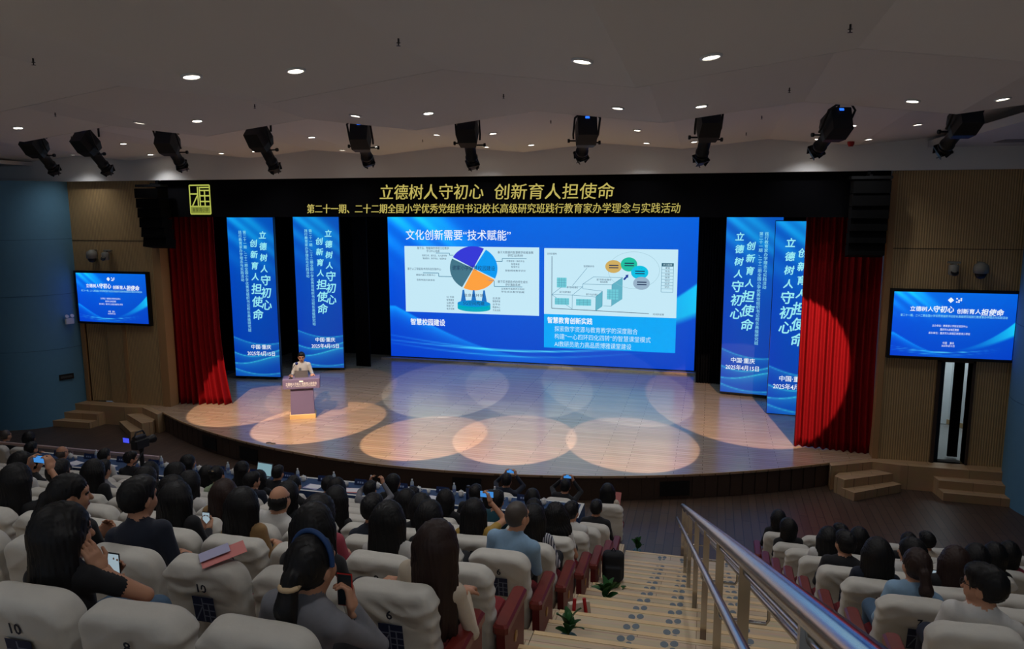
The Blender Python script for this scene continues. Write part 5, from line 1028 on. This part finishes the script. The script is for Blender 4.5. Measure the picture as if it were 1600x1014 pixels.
for k in (2, 4, 5, 6, 7): plant(xright(k) - .12, rowb(k) + .75, treadz(rowb(k) + .75), .9, 9, f'leafy green plant beyond the handrail, beside the {ORD[k + 1]} row')

# bags by the aisle seats
bg = thing('gift_bag', 'white and red paper bag on the stairs beside fifth row', 'bag', (-1.1, 6.72, treadz(6.72)), R(20))
MB().add([(-.13, -.06, 0), (.13, -.06, 0), (.13, .06, 0), (-.13, .06, 0), (-.09, -.02, .24), (.10, -.03, .27), (.09, .02, .26), (-.1, .02, .25)], [(3, 2, 1, 0), (4, 5, 6, 7), (0, 1, 5, 4), (1, 2, 6, 5), (2, 3, 7, 6), (3, 0, 4, 7)]).build('bag_body', mat('bag_cream', (214, 204, 186), .7), bg)
for x in (-.07, .08): MB().tube([(x, -.066, .02), (x * .8, -.05, .16), (x * .6, -.02, .3)], .018, 6).build('red_strap', mat('bag_red', (176, 20, 28), .6), bg)
bp_ = thing('backpack', 'black backpack leaning on the aisle seat end, third row', 'backpack', (-1.075, 9.3, treadz(9.3)), R(4)); bk = mat('backpack_black', (20, 22, 28), .8)
link('bag_body', sdf_mesh('bag_body', [([rbox((0, 0, .2), (.14, .09, .2), .07, .02), rbox((0, -.09, .13), (.11, .04, .1), .03, .03)], .014)], [bk]), bp_)
for x in (-.08, .08): MB().tube([(x, .08, .36), (x * 1.3, .15, .3), (x * 1.3, .15, .14), (x, .09, .05)], .014, 6).build('strap', bk, bp_)
MB().tube([(-.03, 0, .4), (0, 0, .44), (.03, 0, .4)], .009, 6).build('top_handle', bk, bp_)

# loose papers in the audience
def sheet(x, y, z, rx, rz, m, label, w=.15, h=.21): return tag(MB().box(-w, w, -h, h, -.001, .001).build('paper_sheet', m, None, (x, y, z), (rx, 0, rz)), label, 'paper', 'papers held in the audience')
FT = max(v.co.z for v in COVERS[(8 * 3 + 2 * 5 + 4 % 3) % 4].vertices) + rowz(8)                      # top of the seat cover the folder lies on
sheet(seat_x(8, 2) + .09, rowb(8) + .1 + .13, FT + .018, R(12), R(-48), pinkp, 'pink folder lying across a seat back, eighth row', .085, .125); sheet(seat_x(8, 2) + .03, rowb(8) + .1 + .13, FT + .0215, R(12), R(-48), lil, 'lilac sheet lying on the pink folder, eighth row', .06, .085)
rt, gp = STAIRFOOT; pm_ = rt.matrix_basis @ Vector(gp[1][0])
sheet(pm_.x + .07, pm_.y + .02, pm_.z + .06, R(62), R(-6), pinkp, 'pink paper held by the person at the stair foot', .085, .12)

# video camera on its tripod among the front seats
vc = thing('video_camera', 'black video camera with a lit flip screen on a tripod', 'camera', (-9.5, 10.75, rowz(2)), R(-6))
for a in (90, 210, 330): MB().tube([(0, 0, 1.0), (.15 * math.cos(R(a)), .15 * math.sin(R(a)), .01)], [.02, .014], 8).build('tripod_leg', blk, vc)
MB().lathe([(.035, .95), (.04, 1.05), (.03, 1.2), (.05, 1.24), (.05, 1.28)], 12).build('tripod_head', blk, vc)
MB().bbox(-.07, .07, -.16, .14, 1.28, 1.44, .02).bbox(-.05, .05, -.14, .1, 1.44, 1.50, .015).build('camera_body', blk, vc); MB().lathe([(.05, 0), (.055, .06), (.07, .1), (.075, .16)], 16, Matrix.Translation((0, .13, 1.36)) @ Matrix.Rotation(R(-90), 4, 'X')).build('lens', blk, vc)
MB().bbox(-.30, -.14, -.10, -.085, 1.36, 1.46, .004).build('flip_screen', blk, vc); rect(-.29, -.15, 1.368, 1.452, -.102).build('screen_picture', em('viewfinder', (70, 80, 230), 1.), vc)
MB().tube([(0, -.12, 1.5), (0, -.08, 1.57), (0, .06, 1.57), (0, .1, 1.5)], .014, 8).build('top_handle', blk, vc); MB().tube([(.05, .0, 1.22), (.1, -.2, 1.1), (.12, -.3, 1.08)], .012, 8).build('pan_bar', blk, vc)
# small dark cable ends left on the stage floor
tag(MB().tube([(0, 0, .012), (.08, .03, .02), (.16, 0, .012), (.24, .02, .012)], .012, 6).build('cable_end', blk, None, (-10.2, 15.62, ST)), 'short black cable end lying on the stage front edge', 'cable')
